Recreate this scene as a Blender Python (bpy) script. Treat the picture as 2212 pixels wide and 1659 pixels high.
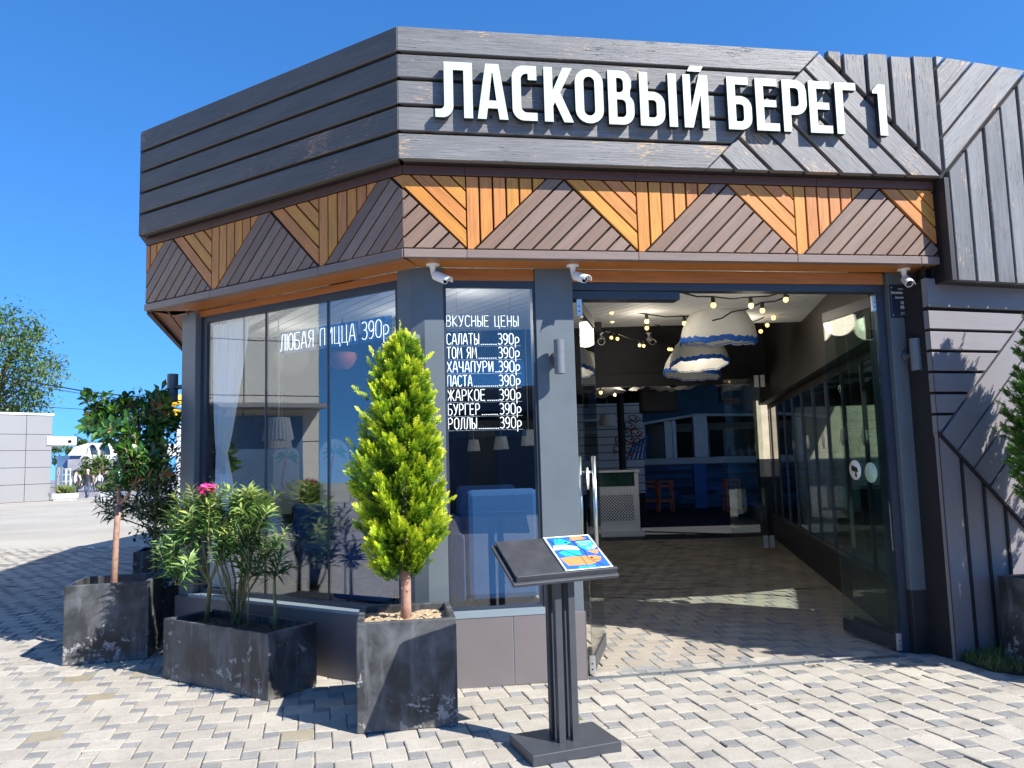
import bpy, bmesh, math, random
from mathutils import Vector, Matrix
random.seed(7)
R = random.random
def U(a, b): return a + (b - a) * R()
rad, sin, cos, pi = math.radians, math.sin, math.cos, math.pi
sc = bpy.context.scene
for o in list(bpy.data.objects): bpy.data.objects.remove(o)
COL = sc.collection

# ------------------------------------------------------------------ camera
PIT, ROL, CH, FPX, PW, PH = rad(5.7), rad(1.6), 1.6, 1665., 2212., 1659.
FWD = Vector((0, cos(PIT), sin(PIT)))
_r0 = Vector((1, 0, 0)); _u0 = Vector((0, -sin(PIT), cos(PIT)))
CR = _r0 * cos(ROL) - _u0 * sin(ROL); CU = _r0 * sin(ROL) + _u0 * cos(ROL)
EYE = Vector((0, 0, CH))
cd = bpy.data.cameras.new('camera'); cam = bpy.data.objects.new('camera', cd); COL.objects.link(cam)
cd.sensor_width = 36; cd.lens = 36 * FPX / PW; cd.clip_start = .05; cd.clip_end = 2000
mw = Matrix((CR, CU, -FWD)).transposed().to_4x4(); mw.translation = EYE
cam.matrix_world = mw
sc.camera = cam
# ------------------------------------------------------------------ sky, sun, exposure
SUN_AZ, SUN_EL = rad(-33), rad(41.5)          # direction towards the sun, from +X
w = bpy.data.worlds.new("World"); sc.world = w; w.use_nodes = True
nt = w.node_tree; nt.nodes.clear()
sky = nt.nodes.new('ShaderNodeTexSky'); sky.sky_type = 'NISHITA'; sky.sun_disc = False
sky.sun_elevation = SUN_EL; sky.sun_rotation = pi / 2 - SUN_AZ
sky.air_density = 1.0; sky.dust_density = 0.0; sky.ozone_density = 4.0; sky.altitude = 300
hs = nt.nodes.new('ShaderNodeHueSaturation'); hs.inputs['Saturation'].default_value = 1.16; hs.inputs['Hue'].default_value = .497
bg = nt.nodes.new('ShaderNodeBackground'); bg.inputs['Strength'].default_value = .068
out = nt.nodes.new('ShaderNodeOutputWorld')
tcw = nt.nodes.new('ShaderNodeTexCoord'); mpw = nt.nodes.new('ShaderNodeMapping'); mpw.inputs['Scale'].default_value = (1, 1, .75); mpw.inputs['Location'].default_value = (0, 0, .17)
nt.links.new(tcw.outputs['Generated'], mpw.inputs[0]); nt.links.new(mpw.outputs[0], sky.inputs[0])   # a very clear day: no white horizon
tnt = nt.nodes.new('ShaderNodeMix'); tnt.data_type = 'RGBA'; tnt.blend_type = 'MULTIPLY'; tnt.inputs[0].default_value = 1; tnt.inputs[7].default_value = (1.0, 1.48, 1.90, 1)
nt.links.new(sky.outputs[0], hs.inputs['Color']); nt.links.new(hs.outputs[0], tnt.inputs[6]); nt.links.new(tnt.outputs[2], bg.inputs[0]); nt.links.new(bg.outputs[0], out.inputs[0])
sl = bpy.data.lights.new('sun', 'SUN'); sl.energy = 5.0; sl.angle = rad(.5); sl.color = (1, .955, .87)
so = bpy.data.objects.new('sun', sl); COL.objects.link(so); so.location = (20, -15, 30)
sd = Vector((cos(SUN_EL) * cos(SUN_AZ), cos(SUN_EL) * sin(SUN_AZ), sin(SUN_EL)))
so.rotation_euler = sd.to_track_quat('Z', 'Y').to_euler()
sc.view_settings.view_transform = 'Standard'; sc.view_settings.look = 'None'
sc.view_settings.exposure = 1.0; sc.view_settings.gamma = 1
sc.render.engine = 'CYCLES'
sc.cycles.max_bounces = 10; sc.cycles.transparent_max_bounces = 24
sc.cycles.diffuse_bounces = 4; sc.cycles.glossy_bounces = 5

# ------------------------------------------------------------------ measuring helpers: surveyed sight lines meet known planes
def ray(x, y): return FWD + CR * ((x - PW / 2) / FPX) + CU * ((PH / 2 - y) / FPX)
def G(x, y, z=0.):                       # on the horizontal plane z
    d = ray(x, y); return EYE + d * ((z - CH) / d.z)
def D(x, y, Y):                          # on the upright plane at depth Y
    d = ray(x, y); return EYE + d * (Y / d.y)
class Fr:                                # upright plane frame: u along, d outward, z up
    def __init__(s, o, deg, flip=1):
        s.o = Vector((o[0], o[1], 0)); a = rad(deg)
        s.t = Vector((cos(a), sin(a), 0)); s.n = Vector((s.t.y, -s.t.x, 0)) * flip
    def p(s, u, z, d=0.): return s.o + s.t * u + s.n * d + Vector((0, 0, z))
    def at(s, x, y, d=0.):               # (u, z) of a sight line on the plane
        r = ray(x, y); o = s.o + s.n * d
        q = EYE + r * ((o - EYE).dot(s.n) / r.dot(s.n)); return (q - s.o).dot(s.t), q.z
    def sh(s, d): f = Fr((0, 0), 0); f.o = s.o + s.n * d; f.t = s.t; f.n = s.n; return f
FB, BB, WB = (-.751, 5.221), (-.742, 5.344), (-.679, 5.647)
FA, BA, WA = Fr(FB, 9), Fr(BB, 9), Fr(WB, 9)              # front: fascia, wooden band, wall
FL, BL, WL = Fr(FB, 148.3, -1), Fr(BB, 148.3, -1), Fr(WB, 148.3, -1)   # left face
HG = Fr((FA.o + FA.t * 4.25)[:2], 17.4)                    # right wing
LWf = HG.sh(-.18)

# ------------------------------------------------------------------ mesh builder
class MB:
    def __init__(s): s.v = []; s.f = []; s.m = []; s.uv = []; s.a = []; s.b = []; s.sm = []
    def vert(s, p, a=.5, b=.5): s.v.append(tuple(p)); s.a.append(a); s.b.append(b); return len(s.v) - 1
    def face(s, ix, m=0, uv=None, sm=False):
        s.f.append(tuple(ix)); s.m.append(m); s.uv.append(uv or [(0, 0)] * len(ix)); s.sm.append(sm)
    def poly(s, pts, m=0, a=.5, uv=None): s.face([s.vert(p, a) for p in pts], m, uv)
    def hexa(s, b, t, m=0, a=.5):         # 4 bottom, 4 top points
        i = [s.vert(p, a) for p in list(b) + list(t)]
        for q in ((3, 2, 1, 0), (4, 5, 6, 7), (0, 1, 5, 4), (1, 2, 6, 5), (2, 3, 7, 6), (3, 0, 4, 7)):
            s.face([i[k] for k in q], m)
    def box(s, c, sx, sy, sz, rz=0, m=0, a=.5):   # c = centre of base
        c = Vector(c); e = Vector((cos(rz), sin(rz), 0)) * sx / 2; g = Vector((-sin(rz), cos(rz), 0)) * sy / 2
        b = [c - e - g, c + e - g, c + e + g, c - e + g]; s.hexa(b, [p + Vector((0, 0, sz)) for p in b], m, a)
    def slab(s, fr, u0, u1, z0, z1, d0, d1, m=0, a=.5):
        b = [fr.p(u0, z0, d1), fr.p(u1, z0, d1), fr.p(u1, z0, d0), fr.p(u0, z0, d0)]
        h = Vector((0, 0, z1 - z0)); s.hexa(b, [p + h for p in b], m, a)
    def prism(s, base, ext, m=0, a=.5):
        n = len(base); i = [s.vert(p, a) for p in base]; j = [s.vert(Vector(p) + Vector(ext), a) for p in base]
        s.face(i[::-1], m); s.face(j, m)
        for k in range(n): l = (k + 1) % n; s.face([i[k], i[l], j[l], j[k]], m)
    def tube(s, path, r, n=8, m=0, a=.5, cap=True, sm=True, b=.5):
        path = [Vector(p) for p in path]; rr = r if hasattr(r, '__len__') else [r] * len(path)
        rings = []; up = None
        for k, p in enumerate(path):
            t = (path[min(k + 1, len(path) - 1)] - path[max(k - 1, 0)]).normalized()
            if up is None: up = t.orthogonal().normalized()
            up = (up - t * up.dot(t)); up = up.normalized() if up.length > 1e-6 else t.orthogonal().normalized()
            sd_ = t.cross(up)
            rings.append([s.vert(p + (up * cos(2 * pi * q / n) + sd_ * sin(2 * pi * q / n)) * rr[k], a, b) for q in range(n)])
        for k in range(len(rings) - 1):
            for q in range(n):
                l = (q + 1) % n; s.face([rings[k][q], rings[k][l], rings[k + 1][l], rings[k + 1][q]], m, None, sm)
        if cap: s.face(rings[0][::-1], m); s.face(rings[-1], m)
    def lathe(s, c, prof, n=24, m=0, ax=None, a=.5, sm=True, wob=None):   # prof: (r, h)
        c = Vector(c); ax = Vector(ax or (0, 0, 1)).normalized(); e = ax.orthogonal().normalized(); g = ax.cross(e)
        rings = []
        for k, (r, h) in enumerate(prof):
            rings.append([s.vert(c + ax * (h + (wob(k, q / n) if wob else 0)) + (e * cos(2 * pi * q / n) + g * sin(2 * pi * q / n)) * max(r, 1e-4), a) for q in range(n)])
        for k in range(len(rings) - 1):
            for q in range(n):
                l = (q + 1) % n; s.face([rings[k][q], rings[k][l], rings[k + 1][l], rings[k + 1][q]], m, None, sm)
    def sphere(s, c, r, m=0, n=10, sz=1.):
        s.lathe(c, [(r * sin(pi * k / 6), -r * sz * cos(pi * k / 6)) for k in range(7)], n, m)
    def leaf(s, p, d, nrm, L, Wd, fold=.25, droop=.15, a=.5, b=.5, m=0, wide=.5):
        d = d.normalized(); sdv = d.cross(nrm)
        sdv = sdv.normalized() if sdv.length > 1e-5 else d.orthogonal().normalized()
        nn = sdv.cross(d)
        q0 = p; q1 = p + d * L * wide - nn * 0; q2 = p + d * L - nn * L * droop
        l = q1 + sdv * Wd * .5 + nn * Wd * fold; r = q1 - sdv * Wd * .5 + nn * Wd * fold
        i = [s.vert(x, a, b) for x in (q0, l, q2, r, q1)]
        s.face((i[0], i[4], i[1]), m); s.face((i[0], i[3], i[4]), m); s.face((i[4], i[2], i[1]), m); s.face((i[4], i[3], i[2]), m)
    def build(s, name, mats, parent=None, label=None, bevel=0, auto=False):
        me = bpy.data.meshes.new(name); me.from_pydata(s.v, [], s.f)
        mats = mats if isinstance(mats, (list, tuple)) else [mats]
        for m in mats: me.materials.append(m)
        me.polygons.foreach_set('material_index', s.m); me.polygons.foreach_set('use_smooth', s.sm)
        for nm, dat in (('rnd', s.a), ('tip', s.b)):
            at = me.attributes.new(nm, 'FLOAT', 'POINT'); at.data.foreach_set('value', dat)
        ul = me.uv_layers.new(name='UVMap'); fl = [c for q in s.uv for uv in q for c in uv]
        ul.data.foreach_set('uv', fl)
        bm = bmesh.new(); bm.from_mesh(me); bmesh.ops.recalc_face_normals(bm, faces=bm.faces) if not getattr(s, 'keep', False) else None
        bm.to_mesh(me); bm.free(); me.update()
        o = bpy.data.objects.new(name, me); COL.objects.link(o)
        if parent: adopt(o, parent)
        if label: o['label'] = label
        if bevel:
            b = o.modifiers.new('bevel', 'BEVEL'); b.width = bevel; b.segments = 2; b.limit_method = 'ANGLE'; b.angle_limit = rad(40)
        return o
def adopt(o, parent):
    o.parent = parent
    o.matrix_parent_inverse = Matrix.Translation(-parent.location) if parent.type == 'EMPTY' else Matrix.Identity(4)
def tag(o, label, cat, group=None, kind=None):
    if label: o['label'] = label
    if cat: o['category'] = cat
    if group: o['group'] = group
    if kind: o['kind'] = kind
    return o
def thing(name, loc, label, cat, group=None):
    o = bpy.data.objects.new(name, None); COL.objects.link(o); o.location = loc; o.empty_display_size = .1
    return tag(o, label, cat, group)
def struct(o): o['kind'] = 'structure'; return o
def copy_tree(root, delta, label, group=None):       # copy of a thing, its parts and sub-parts, moved by delta
    def cp(o, par):
        c = o.copy(); COL.objects.link(c)
        if par: c.parent = par; c.matrix_parent_inverse = o.matrix_parent_inverse.copy()
        for ch in o.children: cp(ch, c)
        return c
    r = cp(root, None)
    r.location = root.location + Vector(delta); r['label'] = label
    if group: r['group'] = group
    return r

# ------------------------------------------------------------------ materials
def nn(nt, t, **kw):
    n = nt.nodes.new('ShaderNode' + t)
    for k, v in kw.items():
        if k in n.inputs.keys() if isinstance(k, str) else False: n.inputs[k].default_value = v
        else: setattr(n, k, v)
    return n
def base_mat(name, col, rough=.6, spec=.5, metal=0.):
    m = bpy.data.materials.new(name); m.use_nodes = True; nt = m.node_tree
    b = nt.nodes['Principled BSDF']; b.inputs['Base Color'].default_value = (*col, 1); b.inputs['Roughness'].default_value = rough
    b.inputs['Specular IOR Level'].default_value = spec; b.inputs['Metallic'].default_value = metal
    return m, nt, b
def coord(nt, kind='Object', scale=(1, 1, 1)):
    c = nt.nodes.new('ShaderNodeTexCoord'); mp = nt.nodes.new('ShaderNodeMapping'); mp.inputs['Scale'].default_value = scale
    nt.links.new(c.outputs[kind], mp.inputs[0]); return mp.outputs[0]
def noise(nt, vec, scale, detail=4, rough=.55, dist=0.):
    n = nt.nodes.new('ShaderNodeTexNoise'); n.inputs['Scale'].default_value = scale; n.inputs['Detail'].default_value = detail
    n.inputs['Roughness'].default_value = rough; n.inputs['Distortion'].default_value = dist
    nt.links.new(vec, n.inputs['Vector']); return n.outputs['Fac']
def ramp(nt, fac, stops):
    r = nt.nodes.new('ShaderNodeValToRGB'); e = r.color_ramp.elements
    while len(e) < len(stops): e.new(.5)
    for k, (p, c) in enumerate(stops): e[k].position = p; e[k].color = (*c, 1) if len(c) == 3 else c
    nt.links.new(fac, r.inputs[0]); return r.outputs[0]
def gr(v): return (v, v, v)
def mix(nt, fac, a, b, mode='MIX'):
    n = nt.nodes.new('ShaderNodeMix'); n.data_type = 'RGBA'; n.blend_type = mode
    for s, x in ((n.inputs[0], fac), (n.inputs[6], a), (n.inputs[7], b)):
        if isinstance(x, (int, float)): s.default_value = x
        elif isinstance(x, tuple): s.default_value = (*x, 1)
        else: nt.links.new(x, s)
    return n.outputs[2]
def mth(nt, op, a, b=0.):
    n = nt.nodes.new('ShaderNodeMath'); n.operation = op
    for s, x in ((n.inputs[0], a), (n.inputs[1], b)):
        if isinstance(x, (int, float)): s.default_value = x
        else: nt.links.new(x, s)
    return n.outputs[0]
def bump(nt, b, h, st=.3, dist=.01):
    n = nt.nodes.new('ShaderNodeBump'); n.inputs['Strength'].default_value = st; n.inputs['Distance'].default_value = dist
    nt.links.new(h, n.inputs['Height']); nt.links.new(n.outputs[0], b.inputs['Normal'])
def attr(nt, name):
    a = nt.nodes.new('ShaderNodeAttribute'); a.attribute_name = name; return a.outputs['Fac']
def plain(name, col, rough=.6, var=.15, scale=3., bst=.05, bscale=60., spec=.5, metal=0.):
    m, nt, b = base_mat(name, col, rough, spec, metal); v = coord(nt)
    n = noise(nt, v, scale, 5)
    c = ramp(nt, n, [(.3, tuple(x * (1 - var) for x in col)), (.7, tuple(min(1, x * (1 + var)) for x in col))])
    nt.links.new(c, b.inputs['Base Color'])
    if bst: bump(nt, b, noise(nt, v, bscale, 3), bst, .004)
    return m
def plank_mat(name, cols, rough=.55, grain=.25, crack=0., peel=None, spec=.4, bst=.25, gcol=.6):
    """painted / stained timber: UV runs along the plank in metres, 'rnd' differs from plank to plank"""
    m, nt, b = base_mat(name, cols[0], rough, spec); uv = coord(nt, 'UV')
    mp = nt.nodes.new('ShaderNodeMapping'); mp.inputs['Scale'].default_value = (1.1, 26, 1); nt.links.new(uv, mp.inputs[0])
    g = noise(nt, mp.outputs[0], 3.2, 6, .6, 1.2)
    mp2 = nt.nodes.new('ShaderNodeMapping'); mp2.inputs['Scale'].default_value = (1, 5, 1); nt.links.new(uv, mp2.inputs[0])
    g2 = noise(nt, mp2.outputs[0], 1.7, 4)
    rn = attr(nt, 'rnd')
    c = ramp(nt, rn, [(k / max(1, len(cols) - 1), x) for k, x in enumerate(cols)])
    dk = ramp(nt, g, [(.3, gr(1 - grain)), (.65, gr(1.0))]); c = mix(nt, 1., c, dk, 'MULTIPLY')
    lt = ramp(nt, g2, [(.3, gr(1 - grain * gcol)), (.7, gr(1.0))]); c = mix(nt, 1., c, lt, 'MULTIPLY')
    h = g
    if crack:
        mp3 = nt.nodes.new('ShaderNodeMapping'); mp3.inputs['Scale'].default_value = (1.6, 30, 1); nt.links.new(uv, mp3.inputs[0])
        k = noise(nt, mp3.outputs[0], 5, 3, .6, .4); rg = noise(nt, uv, 2.3, 3)
        kk = mth(nt, 'ADD', k, mth(nt, 'MULTIPLY', mth(nt, 'SUBTRACT', rg, .5), -.35))
        cr = ramp(nt, kk, [(.30, gr(1)), (.36, gr(0))])
        c = mix(nt, mth(nt, 'MULTIPLY', cr, crack), c, (.012, .011, .012))
        h = mth(nt, 'SUBTRACT', g, cr)
    if peel:
        mp4 = nt.nodes.new('ShaderNodeMapping'); mp4.inputs['Scale'].default_value = (1, 7, 1); nt.links.new(uv, mp4.inputs[0])
        q = noise(nt, mp4.outputs[0], 14, 4, .65); q2 = noise(nt, uv, 1.6, 2)
        pf = ramp(nt, mth(nt, 'ADD', q, mth(nt, 'MULTIPLY', mth(nt, 'SUBTRACT', q2, .5), .75)), [(peel[1], gr(0)), (peel[1] + .03, gr(1))])
        c = mix(nt, pf, c, peel[0])
    nt.links.new(c, b.inputs['Base Color']); bump(nt, b, h, bst, .006); return m
def glass_mat(name, tint, refl, rough=0.):
    m = bpy.data.materials.new(name); m.use_nodes = True; nt = m.node_tree; nt.nodes.clear()
    o = nt.nodes.new('ShaderNodeOutputMaterial'); t = nt.nodes.new('ShaderNodeBsdfTransparent'); t.inputs[0].default_value = (*tint, 1)
    g = nt.nodes.new('ShaderNodeBsdfGlossy'); g.inputs['Roughness'].default_value = rough
    ge = nt.nodes.new('ShaderNodeNewGeometry'); dt = nt.nodes.new('ShaderNodeVectorMath'); dt.operation = 'DOT_PRODUCT'
    nt.links.new(ge.outputs['Normal'], dt.inputs[0]); nt.links.new(ge.outputs['Incoming'], dt.inputs[1])
    k = mth(nt, 'SUBTRACT', 1., mth(nt, 'ABSOLUTE', dt.outputs['Value'])); k = mth(nt, 'POWER', k, 5.)   # Schlick, the same from both sides
    ad = mth(nt, 'ADD', mth(nt, 'MULTIPLY', k, .96 - refl), .04 + refl); ad = mth(nt, 'MINIMUM', ad, 1.)
    mx = nt.nodes.new('ShaderNodeMixShader'); nt.links.new(ad, mx.inputs[0]); nt.links.new(t.outputs[0], mx.inputs[1]); nt.links.new(g.outputs[0], mx.inputs[2])
    # old panes are never dead flat
    v = coord(nt); bp = nt.nodes.new('ShaderNodeBump'); bp.inputs['Strength'].default_value = .035; bp.inputs['Distance'].default_value = .02
    nt.links.new(noise(nt, v, 1.3, 1), bp.inputs['Height']); nt.links.new(bp.outputs[0], g.inputs['Normal'])
    nt.links.new(mx.outputs[0], o.inputs[0]); return m
def emit_mat(name, col, st, base=(.8, .8, .8)):
    m, nt, b = base_mat(name, base, .4); b.inputs['Emission Color'].default_value = (*col, 1); b.inputs['Emission Strength'].default_value = st; return m
def leaf_mat(name, stops, rough=.45, trans=.35, spec=.4):
    m, nt, b = base_mat(name, (.1, .2, .05), rough, spec)
    a = mth(nt, 'ADD', attr(nt, 'tip'), mth(nt, 'MULTIPLY', mth(nt, 'SUBTRACT', attr(nt, 'rnd'), .5), .45))
    c = ramp(nt, a, stops); nt.links.new(c, b.inputs['Base Color'])
    tr = nt.nodes.new('ShaderNodeBsdfTranslucent'); nt.links.new(c, tr.inputs[0])
    mx = nt.nodes.new('ShaderNodeMixShader'); mx.inputs[0].default_value = trans
    o = nt.nodes['Material Output']; nt.links.new(b.outputs[0], mx.inputs[1]); nt.links.new(tr.outputs[0], mx.inputs[2]); nt.links.new(mx.outputs[0], o.inputs[0])
    return m
def stone_mat(name, c1, c2, speck):
    m, nt, b = base_mat(name, c1, .85, .25); v = coord(nt)
    c = ramp(nt, attr(nt, 'rnd'), [(0., c1), (1., c2)])
    n = noise(nt, v, 190, 2, .7); c = mix(nt, ramp(nt, n, [(.38, gr(1)), (.47, gr(0))]), c, tuple(x * speck for x in c1))
    n2 = noise(nt, v, 2.2, 5, .6); c = mix(nt, 1., c, ramp(nt, n2, [(.3, gr(.80)), (.62, gr(1.))]), 'MULTIPLY')
    n3 = noise(nt, v, 11, 4, .65); c = mix(nt, 1., c, ramp(nt, n3, [(.28, gr(.84)), (.5, gr(1.))]), 'MULTIPLY')
    n4 = noise(nt, v, 4.7, 2, .5); c = mix(nt, ramp(nt, n4, [(.70, gr(0)), (.735, gr(.45))]), c, (.10, .09, .075))      # old spills
    n5 = noise(nt, v, .8, 4, .6, .5); c = mix(nt, ramp(nt, n5, [(.52, gr(0)), (.75, gr(.22))]), c, (.30, .27, .22))     # sand
    nt.links.new(c, b.inputs['Base Color']); bump(nt, b, n, .35, .004); return m

M = {}
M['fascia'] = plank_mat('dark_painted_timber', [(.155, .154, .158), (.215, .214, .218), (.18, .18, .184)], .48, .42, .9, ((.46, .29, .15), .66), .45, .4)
M['fasciaL'] = plank_mat('dark_painted_timber_shade_side', [(.088, .082, .078), (.118, .11, .104), (.10, .093, .09)], .5, .34, .5, ((.30, .19, .12), .70), .45, .3)  # same timber as the front; the side's shade is mixed into the colour
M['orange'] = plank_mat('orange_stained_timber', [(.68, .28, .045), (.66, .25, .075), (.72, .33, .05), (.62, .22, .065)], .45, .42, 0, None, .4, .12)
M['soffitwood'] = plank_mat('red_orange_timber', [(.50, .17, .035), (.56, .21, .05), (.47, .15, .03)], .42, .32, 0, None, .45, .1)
M['brown'] = plank_mat('brown_stained_timber', [(.20, .122, .08), (.26, .172, .126), (.22, .128, .08), (.29, .2, .145)], .42, .3, 0, None, .5, .15)
M['trim'] = plank_mat('brown_trim_timber', [(.21, .155, .13), (.24, .178, .152)], .4, .2, 0, None, .5, .1)
M['darktrim'] = plank_mat('dark_brown_trim', [(.095, .045, .032), (.11, .052, .04)], .45, .15, 0, None, .4, .1)
M['gapdark'] = plain('gap_backing', (.012, .010, .012), .9, .2)
M['pillar'] = plain('blue_grey_paint', (.105, .128, .145), .42, .07, 5, .08, 90)
M['navy'] = plain('navy_metal_frame', (.028, .038, .058), .38, .1, 4, 0)
M['greycol'] = plain('grey_metal_column', (.16, .175, .185), .4, .06, 4, 0)
M['panel'] = plain('mauve_grey_panel', (.148, .132, .136), .5, .06, 2.5, .03, 120)
M['seal'] = plain('pale_joint', (.55, .53, .5), .7, .1)
M['black'] = plain('black_paint', (.018, .018, .02), .5, .25, 6, .05)
M['blackm'] = plain('matt_black', (.01, .01, .012), .75, .2, 6, 0)
M['graphite'] = plain('graphite_paint', (.045, .05, .06), .42, .15, 7, .05)
M['lamp'] = plain('grey_lamp_paint', (.13, .145, .165), .38, .06, 8, 0)
M['wallplank'] = plank_mat('grey_mauve_painted_timber', [(.20, .185, .20), (.225, .21, .222), (.21, .195, .208)], .5, .12, .12, ((.5, .48, .48), .86), .4, .15)
M['jamb'] = plank_mat('black_brown_timber', [(.035, .028, .028), (.042, .034, .034)], .5, .25, .2, None, .4, .15)
M['steel'] = plain('brushed_steel', (.62, .62, .6), .28, .08, 30, 0, metal=1.)
M['alu'] = plain('aluminium_clamp', (.7, .7, .7), .35, .06, 20, 0, metal=.8)
M['white'] = plain('white_paint', (.78, .78, .76), .5, .06, 5, .03)
M['camwhite'] = plain('white_plastic', (.80, .80, .79), .3, .03, 5, 0)
M['lens'] = plain('dark_lens', (.01, .01, .012), .1, .1, 5, 0)
M['glassL'] = glass_mat('window_glass', (.90, .94, .97), .11)
M['glassF'] = glass_mat('front_window_glass', (.90, .93, .95), .04)
M['glassD'] = glass_mat('door_glass', (.86, .93, .90), .05)
M['letter'] = plain('pale_mint_acrylic', (.50, .60, .485), .35, .02, 3, 0)
M['letterside'] = plain('letter_return_black', (.012, .013, .02), .5, .1, 3, 0)
M['neon'] = emit_mat('white_neon_tube', (.95, .98, 1.), 1.0)
M['acrylic'] = glass_mat('blue_acrylic', (.38, .60, .86), .06)
M['yellowdisc'] = plain('yellow_disc', (.85, .55, .12), .4, .04, 3, 0)
M['bulb'] = emit_mat('warm_bulb', (1., .66, .22), 1.15, (.9, .8, .5))
M['domeshell'] = plain('white_plaster_dome', (.86, .85, .81), .8, .06, 6, .2, 18)
M['domeblue'] = plain('blue_painted_rim', (.01, .12, .55), .6, .25, 20, .1)
M['ceiling'] = plank_mat('white_ceiling_boards', [(.74, .74, .72), (.78, .78, .76)], .6, .05, 0, None, .3, .03)
M['darkwall'] = plain('dark_interior_wall', (.022, .024, .030), .7, .2, 2, 0)
M['darkbrown'] = plain('dark_brown_soffit', (.02, .017, .015), .6, .2, 2, 0)
M['cloth'] = plain('grey_white_fabric', (.62, .61, .63), .9, .12, 3, .2, 12)
M['curtain'] = plain('sheer_curtain', (.93, .94, .95), .9, .05, 3, 0)
M['bluefab'] = plain('blue_upholstery', (.022, .085, .25), .85, .1, 60, .15, 200)
M['bluewall'] = plain('teal_blue_fascia', (.01, .07, .13), .6, .2, 2, 0)
M['bluebar'] = plank_mat('blue_patchwork_cladding', [(.01, .02, .04), (.02, .07, .16), (.04, .16, .32), (.015, .04, .09)], .6, .15, 0, None, .3, .1)
M['stool'] = plain('orange_painted_wood', (.55, .12, .03), .5, .15, 8, .05)
M['cream'] = plain('cream_plaster', (.62, .54, .42), .9, .15, 5, .5, 14)
M['mural'] = plank_mat('white_plank_wall', [(.70, .67, .66), (.75, .72, .71)], .6, .06, 0, None, .3, .05)
M['ink'] = plain('black_line_paint', (.015, .015, .015), .7, .1, 5, 0)
M['orangepaint'] = plain('orange_paint', (.72, .17, .04), .6, .1, 8, 0)
M['bluepaint'] = plain('blue_paint', (.02, .13, .40), .6, .1, 8, 0)
M['shade'] = plain('pleated_lampshade', (.70, .68, .64), .85, .1, 14, .1)
M['terracotta'] = plain('terracotta', (.50, .17, .08), .8, .15, 8, .2)
M['cable'] = plain('black_cable', (.012, .012, .012), .6, .1, 8, 0)
M['paveL'] = stone_mat('pale_paving_stone', (.405, .372, .318), (.465, .43, .37), .66)
M['paveD'] = stone_mat('grey_paving_stone', (.235, .233, .23), (.31, .307, .30), .65)
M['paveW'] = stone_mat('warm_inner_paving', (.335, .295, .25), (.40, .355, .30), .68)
M['paveO'] = stone_mat('worn_tan_stone', (.30, .265, .19), (.34, .30, .225), .8)
M['joint'] = plain('sand_joint', (.37, .34, .28), .95, .25, 8, .3, 80)
M['boardwalk'] = plain('grey_promenade', (.24, .225, .24), .8, .1, 1, .1, 30)
M['soil'] = plain('dark_soil', (.045, .03, .022), .95, .5, 22, 1., 60)
M['bark'] = plain('grey_brown_bark', (.20, .14, .105), .9, .3, 30, .8, 60)
M['barkred'] = plain('pinkish_bark', (.34, .20, .145), .85, .25, 24, .6, 70)
M['stem'] = plain('green_brown_stem', (.20, .19, .075), .7, .25, 12, .2)
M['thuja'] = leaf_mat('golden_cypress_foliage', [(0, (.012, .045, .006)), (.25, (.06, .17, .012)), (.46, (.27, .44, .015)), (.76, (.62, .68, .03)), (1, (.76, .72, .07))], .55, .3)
M['thuja2'] = leaf_mat('green_cypress_foliage', [(0, (.012, .04, .008)), (.5, (.05, .15, .018)), (1, (.22, .36, .03))], .55, .3)
M['oleander'] = leaf_mat('oleander_leaf', [(0, (.035, .11, .03)), (.4, (.11, .23, .06)), (.75, (.24, .36, .10)), (1, (.46, .50, .12))], .32, .25, .5)
M['oledark'] = leaf_mat('dark_oleander_leaf', [(0, (.015, .05, .018)), (1, (.05, .12, .035))], .32, .25, .5)
M['photinia'] = leaf_mat('photinia_leaf', [(0, (.02, .075, .022)), (.5, (.045, .13, .025)), (.78, (.16, .30, .03)), (.88, (.26, .12, .04)), (1, (.27, .08, .035))], .22, .25, .6)
M['tree'] = leaf_mat('street_tree_leaf', [(0, (.03, .08, .015)), (.5, (.10, .17, .03)), (1, (.24, .28, .05))], .5, .3)
M['grass'] = leaf_mat('grass_blade', [(0, (.05, .09, .02)), (.6, (.12, .18, .04)), (1, (.32, .28, .12))], .7, .2)
M['pink'] = leaf_mat('pink_petal', [(0, (.80, .02, .30)), (1, (.92, .14, .48))], .5, .35)
M['bud'] = leaf_mat('red_flower_bud', [(0, (.45, .04, .03)), (1, (.55, .16, .08))], .5, .3)
M['yleaf'] = leaf_mat('fallen_leaf', [(0, (.10, .22, .03)), (.5, (.55, .35, .05)), (1, (.65, .32, .04))], .6, .2)
M['kiosk'] = plain('grey_composite_panel', (.235, .235, .24), .5, .04, .4, 0)
M['skin'] = plain('skin', (.55, .33, .24), .6, .05, 10, 0)

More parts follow.
